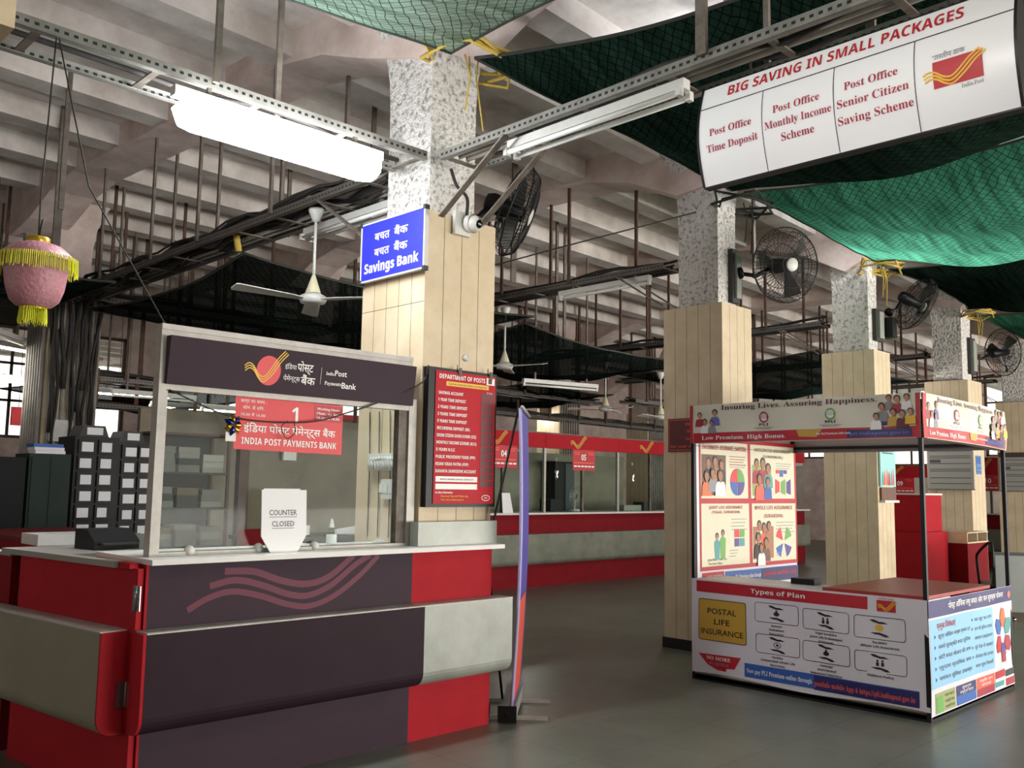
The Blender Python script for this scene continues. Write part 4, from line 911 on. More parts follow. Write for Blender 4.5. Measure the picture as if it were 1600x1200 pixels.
# ------------------------------------------------------------------ roll-up banner seen from its edge
bn = thing('rollup_banner', 'roll-up banner stand seen edge-on at the right end of the payments counter', 'banner', (4.395, 4.45, 0), math.radians(41.0))
b = MB(); b.box(0, -0.055, 0.02, 0.82, 0.055, 0.11); b.build('cassette', M_silver, bn)
b = MB(); b.box(-0.012, -0.062, 0.012, 0.0, 0.062, 0.118); b.lathe([(0.0, 0.003), (0.02, 0.0)], (-0.013, 0, 0.065), 12, 0, (-1, 0, 0)); b.build('end_cap', M_black, bn)
for x in (0.15, 0.65):
    b = MB(); b.box(x-0.02, -0.26, 0.0, x+0.02, 0.2, 0.02); b.build('foot', M_alu, bn)
def bsheet(u, v): return Vector((0.01+0.8*u, -0.02-0.03*v-0.03*math.sin(PI*v), 0.1+1.98*v))
b = MB(); b.grid(lambda u, v: bsheet(u, v), 2, 16, 0); b.grid(lambda u, v: bsheet(1-u, v)+Vector((0, -0.012, 0)), 2, 11, 1)
b.build('sheet', [INK['dgrey'], mat('banner_print', '5d57b0', 0.4)], bn)
b = MB(); b.tube([bsheet(0, k/16)+Vector((-0.004, -0.006, 0)) for k in range(17)], 0.012, 6); b.build('edge_strip', mat('banner_edge', 'a9a3cf', 0.35), bn)
b = MB(); b.grid(lambda u, v: bsheet(0.001+0.8*u, 0.02+0.33*v)+Vector((0, -0.016, 0)), 1, 6); b.build('lower_print', INK['coral'], bn)
b = MB(); b.tube([(-0.01, -0.07, 2.085), (0.83, -0.07, 2.085)], 0.014, 8); b.build('top_rail', M_alu, bn)
b = MB(); b.tube([(0.25, 0.05, 0.08), (0.06, 0.16, 1.1), (0.06, -0.04, 2.08)], 0.008, 6); b.build('support_pole', M_black, bn)
# ------------------------------------------------------------------ promotional stall
KX0, KX1, KY0, KY1 = 6.588, 8.30, 2.58, 4.50
ks = thing('promotional_stall', 'promotional stall with printed canopy and Types of Plan counter at the right', 'stall', (KX0, KY1, 0))
LX, LY = KX1-KX0, KY1-KY0        # local: x to the back, y runs negative to the right end
for (x, y) in ((0.012, -0.012), (0.012, -LY+0.012), (LX-0.012, -0.012), (LX-0.012, -LY+0.012)):
    b = MB(); b.box(x-0.014, y-0.014, 0, x+0.014, y+0.014, 2.2); b.build('pole', M_black, ks)
b = MB()
for z in (0.03, 1.96, 2.2):
    for a, c in (((0.012, -0.03, z), (0.012, -LY+0.03, z)), ((LX-.012, -0.03, z), (LX-.012, -LY+0.03, z)), ((0.03, -0.012, z), (LX-.03, -0.012, z)), ((0.03, -LY+.012, z), (LX-.03, -LY+.012, z))):
        b = MB(); b.bar(a, c, 0.024, 0.024); b.build('frame_rail', M_black, ks)
b = MB(); b.box(0, -LY, 0.0, 0.03, 0, 0.05); b.build('base_rail', M_black, ks)
b = MB(); b.box(0.03, -LY, 0, LX, -LY+0.03, 0.05); b.build('base_rail', M_black, ks)
Wr = lambda u, v, s: 0.006*(math.sin(5.3*u+s)+math.sin(11*u*0.8+4*v+s))*math.sin(PI*min(1, max(0, (v-0.05)/0.76)))
Ff = lambda u, v, o=0.0: Vector((-o-0.004-Wr(u, v, 0), -u, v))
Fr_ = lambda u, v, o=0.0: Vector((u, -LY-o-0.004-Wr(u, v, 2), v))
b = MB(); b.grid(lambda a, c: Ff(LY*a, 0.06+0.755*c+(0.012*math.sin(9*a) if c == 0 else 0)), 40, 12); fb = b.build('front_banner', M_vinyl, ks)
b = MB(); b.grid(lambda a, c: Fr_(LX*a, 0.035+0.775*c), 30, 12); rbn = b.build('end_banner', M_vinyl, ks)
b = MB(); b.box(0, -LY, 0.80, 0.42, 0, 0.815); b.build('counter_top', M_white, ks)
b = MB(); b.box(0.01, -LY+0.02, 0.815, 1.3, -1.15, 0.838); b.build('red_board', mat('red_board', '9c2a26', 0.35), ks)
# printed front
I = inks('red', 'gold', 'white', 'black', 'navy', 'brightred', 'yellow', 'blue', 'coral', 'grey')
b = MB(); PR = lambda u0, v0, u1, v1, mi, o=0.002: b.rect(Ff, u0, v0, u1, v1, o, mi, max(1, int(abs(u1-u0)*16)), max(1, int(abs(v1-v0)*14)))
PR(0.048, 0.712, 1.50, 0.802, 0); b.text(Ff, sansb('Types of Plan'), 0.785, 0.742, 0.034, 0.004, 2, 0.46)
PR(1.567, 0.708, 1.703, 0.787, 0); swoosh(b, Ff, 1.575, 0.72, 1.697, 0.78, 0.005, 0.004, 6); b.text(Ff, 'भारतीय डाक', 1.635, 0.793, 0.012, 0.004, 5, 0.11)
PR(0.072, 0.332, 0.51, 0.658, 1); b.rrect(Ff, 0.072, 0.332, 0.51, 0.658, 0.02, 0.005, 0.004, 3)
for s, v, w in (('POSTAL', 0.545, 0.27), ('LIFE', 0.462, 0.145), ('INSURANCE', 0.38, 0.385)): b.text(Ff, s, 0.29, v, 0.046, 0.004, 3, w, 'C', 0.008)
caps = [('Santosh', '(Endowment', 'Assurance)'), ('Yugal Suraksha', '(Joint Life Endowment', 'Assurance)'), ('Suraksha', '(Whole Life Assurance)', ''), ('Suvidha', '(Convertible Whole Life', 'Assurance)'), ('Sumangal', '(Anticipated', 'Endowment Assurance)'), ('Children Policy', '', '')]
bxs = [(0.593, 0.531, 0.955, 0.678), (0.993, 0.522, 1.36, 0.671), (1.40, 0.512, 1.765, 0.668), (0.597, 0.295, 0.962, 0.438), (0.988, 0.29, 1.362, 0.434), (1.40, 0.28, 1.767, 0.42)]
for k, (u0, v0, u1, v1) in enumerate(bxs):
    b.rrect(Ff, u0, v0, u1, v1, 0.022, 0.004, 0.003, 3); uc, vc = (u0+u1)/2, (v0+v1)/2
    for s in (1, -1):                      # two sheltering hands
        p = [(uc-0.07, vc+0.055*s), (uc-0.04, vc+0.058*s), (uc-0.0, vc+0.045*s), (uc+0.03, vc+0.045*s), (uc+0.065, vc+0.034*s), (uc+0.03, vc+0.032*s), (uc, vc+0.03*s), (uc-0.05, vc+0.042*s)]
        b.poly(Ff, [(x if s > 0 else 2*uc-x, y) for x, y in p], 0.003, 3)
    if k in (1, 5):
        for d in (-0.018, 0.018): b.ell(Ff, uc+d, vc+0.014, 0.008, 0.009, 0.003, 3, 10); b.rect(Ff, uc+d-0.01, vc-0.022, uc+d+0.01, vc+0.004, 0.003, 3)
    elif k == 2: b.ell(Ff, uc, vc+0.002, 0.03, 0.022, 0.003, 6, 16)
    elif k == 3: b.stroke(Ff, [(uc+0.028*math.cos(a*PI/8), vc+0.02*math.sin(a*PI/8)) for a in range(16)], 0.005, 0.003, 3, True); b.ell(Ff, uc, vc, 0.012, 0.009, 0.003, 3)
    else: b.ell(Ff, uc, vc-0.004, 0.024, 0.016, 0.003, 3); b.rect(Ff, uc-0.008, vc+0.008, uc+0.008, vc+0.024, 0.003, 3)
    for j, s in enumerate(caps[k]):
        if s: b.text(Ff, sansb(s), uc, v0-0.03-0.03*j, 0.017, 0.003, 3, 0.0125*len(s))
PR(0.49, 0.09, 1.848, 0.196, 7); PR(1.075, 0.085, 1.848, 0.19, 4, 0.003)
b.text(Ff, serifb('Now pay PLI Premium online through'), 0.785, 0.125, 0.036, 0.005, 2, 0.55); b.text(Ff, serifb('postinfo mobile App & https://pli.indiapost.gov.in'), 1.45, 0.115, 0.04, 0.005, 8, 0.74)
b.poly(Ff, [(0.068, 0.218), (0.458, 0.226), (0.40, 0.13), (0.33, 0.125), (0.32, 0.10), (0.24, 0.105), (0.15, 0.14)], 0.003, 0)
b.text(Ff, serifb('NO MORE'), 0.255, 0.18, 0.03, 0.005, 2, 0.22); b.text(Ff, serifb('IN QUEUE'), 0.26, 0.14, 0.024, 0.005, 9, 0.18)
b.build('printed_lettering', I, fb)
# printed end
I = inks('navy', 'sky', 'white', 'black', 'crimson', 'orange', 'blue', 'teal', 'purple', 'red', 'olive', 'coral', 'green')
b = MB(); PE = lambda u0, v0, u1, v1, mi, o=0.002: b.rect(Fr_, u0, v0, u1, v1, o, mi, max(1, int(abs(u1-u0)*16)), max(1, int(abs(v1-v0)*14)))
PE(0.0, 0.692, LX, 0.808, 0); b.text(Fr_, 'पोस्ट ऑिफस लघु बचत और जन सुरक्षा योजना', 0.93, 0.735, 0.04, 0.004, 2, 1.15, 'C', 0.012); b.ell(Fr_, 1.64, 0.745, 0.035, 0.028, 0.004, 5)
PE(0.012, 0.215, 1.24, 0.678, 1)
b.text(Fr_, 'प्रमुख िवशेषताएं', 0.31, 0.61, 0.04, 0.004, 4, 0.35, 'C', 0.01)
HL = ['शून्य जोिखम अच्छा ब्याज दर', 'सबसे सुरक्षित बचत सुिवधा', 'छोटी बचत योजना की लाभ', 'न्यूनतम प्रारंिभक जमा', 'नामांकन सुिवधा उपलब्ध']
HR = ['कर छूट का लाभ', 'ऋण की सुिवधा उपलब्ध', 'आसान हस्तांतरण', 'पूरे देश में शाखाएं', 'ऑनलाइन सेवा उपलब्ध', 'समय पूर्व िनकासी']
for k, s in enumerate(HL): v = 0.545-0.072*k; b.poly(Fr_, [(0.09, v), (0.115, v+0.014), (0.09, v+0.028)], 0.004, 3); b.text(Fr_, s, 0.16, v, 0.027, 0.004, 3, 0.62, 'L')
for k, s in enumerate(HR):
    v = 0.60-0.068*k
    if k in (0, 1, 3, 4): b.poly(Fr_, [(0.81, v), (0.83, v+0.013), (0.81, v+0.026)], 0.004, 3)
    b.text(Fr_, s, 0.86, v, 0.025, 0.004, 3, 0.34, 'L')
for k in range(6):                          # ring of faceted petals
    a = PI/2+k*PI/3; c, s = math.cos(a), math.sin(a); cu, cv = 1.485, 0.44
    pts = [(0.06, -0.035), (0.13, -0.075), (0.21, -0.045), (0.225, 0.02), (0.15, 0.065), (0.07, 0.03)]
    b.poly(Fr_, [(cu+(x*c-y*s)*0.95, cv+(x*s+y*c)*0.95) for x, y in pts], 0.004, (5, 6, 9, 8, 4, 7)[k])
PE(1.425, 0.235, 1.53, 0.31, 4, 0.005)
for k, (u0, u1, mi) in enumerate(((0.07, 0.44, 10), (0.46, 0.845, 6), (0.865, 1.235, 11), (1.255, 1.70, 2))): PE(u0, 0.045, u1, 0.18, mi)
PE(0.09, 0.05, 0.21, 0.155, 12, 0.003); PE(0.46, 0.11, 0.845, 0.18, 0, 0.003); PE(0.865, 0.045, 1.235, 0.10, 4, 0.003); PE(1.255, 0.125, 1.48, 0.18, 9, 0.003); PE(1.49, 0.045, 1.70, 0.10, 4, 0.003); PE(1.255, 0.06, 1.45, 0.10, 7, 0.003); PE(1.49, 0.115, 1.70, 0.165, 3, 0.003)
for u, v, s, w in ((0.33, 0.14, 'बचत खाता', 0.17), (0.33, 0.10, 'आवर्ती जमा', 0.17), (0.33, 0.062, 'सावधि जमा', 0.17), (0.65, 0.15, 'सुकन्या', 0.18), (0.65, 0.12, 'समृद्धि खाता', 0.26), (1.05, 0.145, 'मासिक आय', 0.26), (1.05, 0.112, 'योजना', 0.2)): b.text(Fr_, s, u, v, 0.02, 0.005, 2 if u > 0.5 else 3, w)
b.build('printed_lettering', I, rbn)
# canopy of printed cloth on four sides
def people(mb, F, u, v, w, h, spec, off, ix):
    """a printed family: spec = (x, base, scale, shirt) ; ix maps skin, hair and shirts to inks"""
    for x, z, s, shirt in spec:
        cu, cv = u+w*x, v+h*z; hh = h*0.13*s
        mb.poly(F, [(cu-hh*1.9, cv-hh*4.2), (cu+hh*1.9, cv-hh*4.2), (cu+hh*1.7, cv-hh*2.0), (cu+hh*1.1, cv-hh*1.25), (cu-hh*1.1, cv-hh*1.25), (cu-hh*1.7, cv-hh*2.0)], off, shirt)
        mb.rect(F, cu-hh*.35, cv-hh*1.5, cu+hh*.35, cv-hh*.6, off+.0004, ix['skin'])
        mb.ell(F, cu, cv+hh*.25, hh*1.02, hh*1.1, off+.0004, ix['hair'], 14); mb.ell(F, cu, cv-hh*.1, hh*.78, hh*.98, off+.0008, ix['skin'], 14)
        for d in (-.3, .3): mb.ell(F, cu+hh*d, cv+hh*.05, hh*.1, hh*.08, off+.0012, ix['hair'], 6)
        mb.rect(F, cu-hh*.25, cv-hh*.55, cu+hh*.25, cv-hh*.45, off+.0012, ix['lip'])
        off += 0.0016
Z0, Z1 = 1.935, 2.255
def canopy(F, L, nm):
    b = MB(); b.grid(lambda a, c: F(L*a, Z0+(Z1-Z0)*c, 0), 36, 8); b.grid(lambda a, c: F(L*(1-a), Z0+(Z1-Z0)*c, -0.006), 36, 8, 1)
    b.grid(lambda a, c: F(L*a, Z0-0.0*c, -0.09*c), 20, 1, 1)
    return b.build(nm, [M_cream, mat('cloth_back', 'b3a9a6', 0.8)], ks)
Wc = lambda u, v, s: 0.008*(math.sin(6*u+s)+0.8*math.sin(13*u+7*v+s))*math.sin(PI*(v-Z0)/(Z1-Z0))
C1 = lambda u, v, o=0.0: Vector((-0.012-o-Wc(u, v, 1), -u, v))
C2 = lambda u, v, o=0.0: Vector((u, -LY-0.012-o-Wc(u, v, 3), v-0.025*(u/LX)**3))
C3 = lambda u, v, o=0.0: Vector((LX+0.012+o, -LY+u, v-0.02))
C4 = lambda u, v, o=0.0: Vector((LX-u, 0.012+o, v-0.02))
cf = canopy(C1, LY, 'canopy_front'); ce = canopy(C2, LX, 'canopy_end'); canopy(C3, LY, 'canopy_back'); canopy(C4, LX, 'canopy_side')
NM = ['red', 'gold', 'white', 'navy', 'crimson', 'skin', 'hair', 'violet', 'green', 'grey', 'yellow', 'maroon', 'black', 'skin2', 'brown']
I = inks(*NM); ix = dict(skin=5, hair=6, lip=4)
def canopy_print(F, L, s0, second):
    b = MB(); R = lambda u0, v0, u1, v1, mi, o=0.003: b.rect(F, u0, v0, u1, v1, o, mi, max(1, int((u1-u0)*20)), 2)
    R(0.035, Z0+0.004, L-0.02, 2.02, 0); R(L-0.03 if not second else 0, Z0, L if not second else 0.06, Z1-0.003, 0, 0.005); R(0, Z0, 0.03, Z1, 0, 0.004)
    w = 0.30; people(b, F, 0.03, 2.025, w, 0.2, [(0.22, 0.70, 0.85, 4), (0.72, 0.78, 0.95, 7), (0.40, 0.42, 0.85, 2), (0.62, 0.36, 0.75, 9)], 0.004, ix)
    b.text(F, serifb('Insuring Lives. Assuring Happiness.'), 0.5*L, 2.205, 0.04, 0.005, 11, 0.68*L)
    for u, mi, s in ((0.36*L, 4, 'PLI'), (0.655*L, 8, 'RPLI')):
        b.ell(F, u, 2.13, 0.042, 0.045, 0.004, mi, 20)
        for k in range(5): b.rect(F, u-0.026+0.0115*k, 2.115, u-0.019+0.0115*k, 2.15+0.012*math.sin(PI*(k+.5)/5), 0.0055, 2)
        b.poly(F, [(u-0.027, 2.118), (u+0.033, 2.118), (u+0.018, 2.1), (u-0.012, 2.1)], 0.0055, 2)
        b.text(F, sansb(s), u, 2.062, 0.02, 0.005, 12, 0.085); b.rect(F, u-0.09, 2.046, u+0.09, 2.050, 0.005, 9); b.rect(F, u-0.07, 2.036, u+0.07, 2.040, 0.005, 9)
    u0 = L-0.36; b.poly(F, [(u0, 2.03), (u0+0.33, 2.03), (u0+0.31, 2.06), (u0+0.03, 2.06)], 0.004, 3)
    people(b, F, u0+0.02, 2.03, 0.3, 0.215, [(0.40, 0.90, 0.75, 9), (0.60, 0.85, 0.85, 4), (0.83, 0.90, 0.75, 2), (0.22, 0.62, 0.9, 9), (0.50, 0.42, 0.85, 1), (0.72, 0.36, 0.85, 11), (0.92, 0.42, 0.75, 10), (0.08, 0.30, 0.8, 2)], 0.005, ix)
    b.text(F, serifb('Low Premium. High Bonus.'), 0.245*L+0.03, 1.962, 0.034, 0.006, 2, 0.40*L)
    b.poly(F, [(0.51*L, 2.018), (0.62*L, 2.018), (0.595*L, 1.96), (0.52*L, 1.965)], 0.006, 1)
    R(0.72*L, 1.948, L-0.06, 2.005, 3, 0.006); b.text(F, sansb('For PLI Premium info visit'), 0.665*L, 1.975, 0.016, 0.007, 2, 0.14*L); b.text(F, sansb('pli.indiapost.gov.in'), 0.845*L, 1.965, 0.022, 0.0075, 7, 0.22*L)
    return b.build('printed_lettering', I, ce if second else cf)
canopy_print(C1, LY, 0, False); canopy_print(C2, LX, 2, True)
# printed side sheet with four plans
Fsd = lambda u, v, o=0.0: Vector((u, -0.03-o-0.004*math.sin(7*u+2*v), v))
b = MB(); b.grid(lambda a, c: Fsd(0.03+1.68*a, 0.66+1.34*c), 16, 14); sp = b.build('side_sheet', M_vinyl, ks)
NM = ['red', 'cream', 'hair', 'skin2', 'brightred', 'green', 'blue', 'purple', 'teal', 'crimson', 'sky', 'olive', 'orange', 'white', 'navy', 'grey', 'brown', 'violet', 'coral', 'lime']
I = inks(*NM); ix = dict(skin=3, hair=2, lip=9)
b = MB(); R = lambda u0, v0, u1, v1, mi, o=0.003: b.rect(Fsd, u0, v0, u1, v1, o, mi, max(1, int((u1-u0)*8)), max(1, int((v1-v0)*8)))
R(0.07, 0.865, 1.715, 2.0, 0)
cells = [(0.09, 1.475, 0.835, 1.965), (0.885, 1.475, 1.675, 1.965), (0.09, 0.90, 0.845, 1.43), (0.895, 0.90, 1.685, 1.43)]
for c in cells: R(*c, 1, 0.005)
def lines(u0, u1, v, n, dv=0.022, mi=15):
    for k in range(n): b.rect(Fsd, u0+0.01*(k % 2), v-dv*k, u1-0.02*(k % 3), v-dv*k+0.006, 0.007, mi)
tx = lambda s, u, v, h, w, mi=9: b.text(Fsd, sansb(s), u, v, h, 0.007, mi, w)
tx('ENDOWMENT ASSURANCE (SANTOSH)', 0.46, 1.895, 0.04, 0.70); tx('ANTICIPATED ENDOWMENT', 1.28, 1.905, 0.03, 0.66, 16); tx('(SUMANGAL)', 1.28, 1.85, 0.026, 0.36, 16)
tx('JOINT LIFE ASSURANCE', 0.47, 1.385, 0.026, 0.52); tx('(YUGAL SURAKSHA)', 0.47, 1.345, 0.024, 0.44)
tx('WHOLE LIFE ASSURANCE', 1.28, 1.375, 0.034, 0.68); tx('(SURAKSHA)', 1.28, 1.30, 0.032, 0.34)
R(0.10, 1.50, 0.47, 1.85, 16, 0.006); people(b, Fsd, 0.12, 1.50, 0.34, 0.36, [(0.25, 0.78, 0.8, 2), (0.55, 0.80, 0.85, 3), (0.82, 0.74, 0.75, 2), (0.15, 0.45, 0.85, 12), (0.42, 0.52, 0.8, 15), (0.75, 0.48, 0.9, 13)], 0.0075, ix)
R(0.91, 1.50, 1.25, 1.78, 11, 0.006); people(b, Fsd, 0.92, 1.49, 0.33, 0.38, [(0.22, 0.78, 0.85, 9), (0.55, 0.80, 0.9, 9), (0.82, 0.68, 0.85, 8), (0.35, 0.42, 0.9, 18), (0.78, 0.36, 0.75, 6)], 0.0075, ix)
R(0.91, 0.93, 1.28, 1.22, 3, 0.006); people(b, Fsd, 0.92, 0.92, 0.34, 0.36, [(0.30, 0.86, 0.8, 1), (0.55, 0.80, 0.8, 18), (0.8, 0.84, 0.75, 3), (0.22, 0.55, 0.9, 2), (0.62, 0.42, 0.85, 16), (0.35, 0.30, 0.8, 13)], 0.0075, ix)
for u, mi, z in ((0.33, 8, 1.16), (0.42, 5, 1.185)):     # standing couple
    b.poly(Fsd, [(u-0.035, 0.955), (u+0.035, 0.955), (u+0.045, z-0.06), (u, z-0.03), (u-0.045, z-0.06)], 0.007, mi); b.ell(Fsd, u, z-0.005, 0.026, 0.028, 0.008, 2, 12); b.ell(Fsd, u-0.004, z-0.014, 0.018, 0.022, 0.0085, 3, 12)
def wedge(cu, cv, r0, a0, a1, mi, sx=1.0, sy=1.0):
    b.poly(Fsd, [(cu, cv)]+[(cu+sx*r0*math.cos(math.radians(a0+(a1-a0)*k/10)), cv+sy*r0*math.sin(math.radians(a0+(a1-a0)*k/10))) for k in range(11)], 0.007, mi)
for k, mi in enumerate((5, 4, 6, 7)): wedge(0.655+(0.004 if k in (0, 3) else -0.004), 1.62, 0.12, 90*k, 90*k+90, mi, 0.95, 1.0)
for k, (x, mi) in enumerate(((1.32, 4), (1.42, 5), (1.52, 7))): b.poly(Fsd, [(x, 1.52), (x+0.075, 1.54), (x+0.075, 1.63), (x, 1.66)] if k < 1 else [(x, 1.53), (x+0.08, 1.51), (x+0.08, 1.66), (x, 1.63)], 0.007, mi)
for x, mi in ((1.36, 4), (1.43, 6), (1.50, 7)): R(x-0.03, 1.68 if mi == 6 else 1.71, x+0.03, 1.745, mi, 0.007)
for k, mi in enumerate((5, 4, 7, 8)): u, v = 0.60+0.085*(k in (0, 3)), 1.055+0.08*(k < 2); R(u, v, u+0.075, v+0.07, mi, 0.007)
for k, mi in enumerate((5, 4, 6, 7)):
    a = 45+90*k; wedge(1.46+0.02*math.cos(math.radians(a)), 1.07+0.02*math.sin(math.radians(a)), 0.13, a-28, a+28, mi)
lines(0.52, 0.80, 1.84, 4, 0.024, 9); lines(0.52, 0.80, 1.77, 2); lines(1.33, 1.62, 1.80, 3); lines(0.55, 0.80, 1.29, 4, 0.03); lines(1.32, 1.65, 1.25, 4, 0.03); lines(0.52, 0.66, 1.02, 3, 0.025); lines(1.32, 1.42, 0.97, 2)
b.text(Fsd, 'Joint Plans, Make For', 0.33, 0.945, 0.022, 0.007, 2, 0.3); b.text(Fsd, 'The Best Plans', 0.30, 0.912, 0.02, 0.007, 2, 0.22)
R(0.46, 0.715, 1.72, 0.845, 6); R(1.05, 0.72, 1.72, 0.84, 14, 0.004); R(0.10, 0.76, 0.44, 0.85, 0)
b.text(Fsd, serifb('Now pay PLI Premium online through'), 0.76, 0.775, 0.036, 0.006, 13, 0.56); b.text(Fsd, serifb('postinfo mobile App'), 1.38, 0.775, 0.04, 0.006, 4, 0.6); b.text(Fsd, serifb('NO MORE'), 0.29, 0.79, 0.036, 0.006, 13, 0.24)
b.build('printed_lettering', I, sp)
bb = MB(); bb.box(0, 0, 0, 0.12, 0.2, 0.045); o = bb.build('stapler_box', M_black, None, (6.62, 3.30, 0.816)); tag(o, 'small black box lying on the white stall counter top', 'box'); o.location = (6.86, 3.55, 0.816)

# ------------------------------------------------------------------ the row of glazed service counters
def service_counter(label, loc, rotz, num, W=1.85, group='glazed red service counters', khaki=False, logo=True, fasz=(2.17, 2.40), signed=True):
    t = thing('service_counter', label, 'counter', loc, rotz)
    b = MB(); b.box(0, 0.0, 0, W, 0.06, 1.12); b.build('front_panel', M_dred, t)
    b = MB(); dband(b, 0, W, 0, 0.13); b.build('band', M_band, t)
    b = MB(); b.box(0, -0.14, 1.12, W, 0.55, 1.15); b.build('worktop', M_white, t)
    b = MB(); b.box(0, -0.03, fasz[0], W-0.006, 0.06, fasz[1]); fa = b.build('fascia', M_red, t)
    b = MB(); b.box(0, -0.02, fasz[1], W, 0.06, fasz[1]+0.02); b.build('fascia_cap', M_bar, t)
    for x in (0.0, W*0.5):
        b = MB(); b.box(x, 0, 1.15, x+0.045, 0.045, fasz[0]); b.build('post', M_alu if x == 0 else M_bar, t)
    for x0, x1 in ((0.045, W*0.5), (W*0.5+0.045, W)):
        b = MB(); b.box(x0, 0.018, 1.15, x1, 0.024, fasz[0]); b.build('pane', M_glass, t)
    F = surf((0, -0.031, 0), (1, 0, 0))
    if logo:
        b = MB(); swoosh(b, F, W*0.32, fasz[0]+0.035, W*0.52, fasz[1]-0.02, 0.012, 0.002, 0); b.build('emblem', INK['gold'], fa)
    if num and signed:
        F = surf((W*0.5-0.28, -0.035, fasz[0]-0.34), (1, 0, 0))
        b = MB(); b.box(W*0.5-0.28, -0.034, fasz[0]-0.34, W*0.5+0.28, -0.028, fasz[0]); s = b.build('number_plate', INK['red'], t)
        b = MB(); b.text(F, num, 0.27, 0.17, 0.10, 0.003, 0, 0.12, 'C', 0.02)
        for u0, u1, v, h in ((0.03, 0.17, 0.29, .012), (0.05, 0.18, 0.26, .012), (0.38, 0.54, 0.29, .012), (0.40, 0.53, 0.26, .012), (0.03, 0.53, 0.115, .02)): b.rect(F, u0, v, u1, v+h, 0.002, 1)
        for k in range(6): b.rect(F, 0.03+0.088*k, 0.055, 0.10+0.088*k, 0.08, 0.002, 0)
        b.build('lettering', inks('white', 'coral'), s)
    return t
YB = 10.133
service_counter('glazed service counter numbered 04 with red fascia right of the front pillar', (8.90, YB, 0), 0, '04')
service_counter('glazed service counter numbered 05 in the middle background', (10.75, YB, 0), 0, '05')
service_counter('glazed service counter right of number 05, up to the stall pillar', (12.60, YB, 0), 0, None)
service_counter('glazed service counter hidden behind the stall pillar', (14.45, YB, 0), 0, None)
service_counter('glazed service counter glimpsed through the stall left of the poster pillar', (16.3, YB, 0), 0, None, W=2.9)
service_counter('glazed service counter numbered 09 under the bright window on the right', (19.4, 9.2, 0), -R90, '09', W=2.3, fasz=(1.86, 2.10))
service_counter('glazed service counter seen between the two notice boards at the right', (20.85, 7.9, 0), -R90, '10', W=2.2, fasz=(1.95, 2.3))
# staff side partition behind the row
struct(MB().box(8.6, 11.35, 0, 14.3, 11.42, 2.15).build('wall_partition', mat('partition_grey', '8f8a78', 0.7, var=(2, 0.35))))
dp = thing('cupboard', 'tall dark cupboard standing open behind counter 05', 'cupboard', (11.95, 11.0, 0))
b = MB(); b.box(0, 0, 0, 0.5, 0.3, 2.0); b.build('carcass', M_black, dp)
b = MB(); b.box(0.26, -0.015, 0.03, 0.49, 0.0, 1.97); b.build('door', mat('slate', '3c4548', 0.5), dp)
def chair(label, loc, rz, M):
    t = thing('office_chair', label, 'chair', loc, rz)
    b = MB(); b.box(-0.22, -0.22, 0.44, 0.22, 0.22, 0.5); b.build('seat', M, t)
    b = MB(); b.grid(lambda u, v: Vector((-0.2+0.4*u, 0.22+0.04*math.sin(PI*u), 0.6+0.55*v)), 6, 6); b.grid(lambda u, v: Vector((0.2-0.4*u, 0.26+0.04*math.sin(PI*u), 0.6+0.55*v)), 6, 6); b.build('backrest', M, t)
    for x, y in ((-.2, -.2), (.2, -.2), (-.2, .2), (.2, .2)):
        b = MB(); b.tube([(x, y, 0), (x, y, 0.45)], 0.014, 6); b.build('leg', M_black, t)
    return t
chair('red backed chair behind the glass right of counter 05', (13.0, 11.0, 0), 2.6, INK['red'])
tf = thing('table_fan', 'small pale table fan on the desk behind counter 05', 'fan', (11.9, 10.5, 1.15))
b = MB(); b.lathe([(0, 0), (0.1, 0), (0.09, 0.03), (0.0, 0.04)], (0, 0, 0), 16); b.tube([(0, 0, 0.03), (0, 0, 0.2)], 0.015, 8); b.build('stand', M_white, tf)
b = MB()
for r in (0.04, 0.09, 0.14, 0.18): b.tube([(r*math.cos(k*PI/12), -0.05, 0.24+r*math.sin(k*PI/12)) for k in range(25)], 0.004, 4)
for k in range(16): a = k*PI/8; b.tube([(0, -0.055, 0.24), (0.18*math.cos(a), -0.05, 0.24+0.18*math.sin(a))], 0.003, 4)
b.build('guard', M_steel, tf)
for lab, x, y, w, h, M in (('grey document tray behind the glass right of counter 05', 13.0, 10.3, 0.5, 0.1, M_silver), ('black monitor back behind the glass left of counter 05', 11.2, 10.4, 0.3, 0.2, M_black), ('dark box on the desk behind the glass by the stall pillar', 13.7, 10.4, 0.35, 0.15, M_dark)):
    b = MB(); b.box(0, 0, 0, w, 0.25, h); o = b.build('desk_item', M, None, (x, y, 1.151)); tag(o, lab, 'desk item')
for lab, x, z in (('shiny ornament hanging on the glass left of number 05', 10.98, 1.75), ('shiny ornament hanging on the glass right of number 05', 12.95, 1.72)):
    b = MB(); b.lathe([(0, -0.09), (0.03, -0.04), (0.012, 0), (0.04, 0.05), (0, 0.1)], (x, YB-0.06, z), 8); b.tube([(x, YB-0.06, z+0.1), (x, YB-0.04, 2.17)], 0.003, 4); tag(b.build('glass_ornament', M_chrome), lab, 'ornament')
lf = MB(); lf.prism([(0, 0, 0), (0.22, 0, 0), (0.19, 0.05, 0.3), (0.02, 0.05, 0.3)], (0, 0.006, 0)); o = lf.build('card_stand', M_paper, None, (9.75, YB-0.1, 1.151)); tag(o, 'white printed card leaning on the glass of counter 04', 'card')
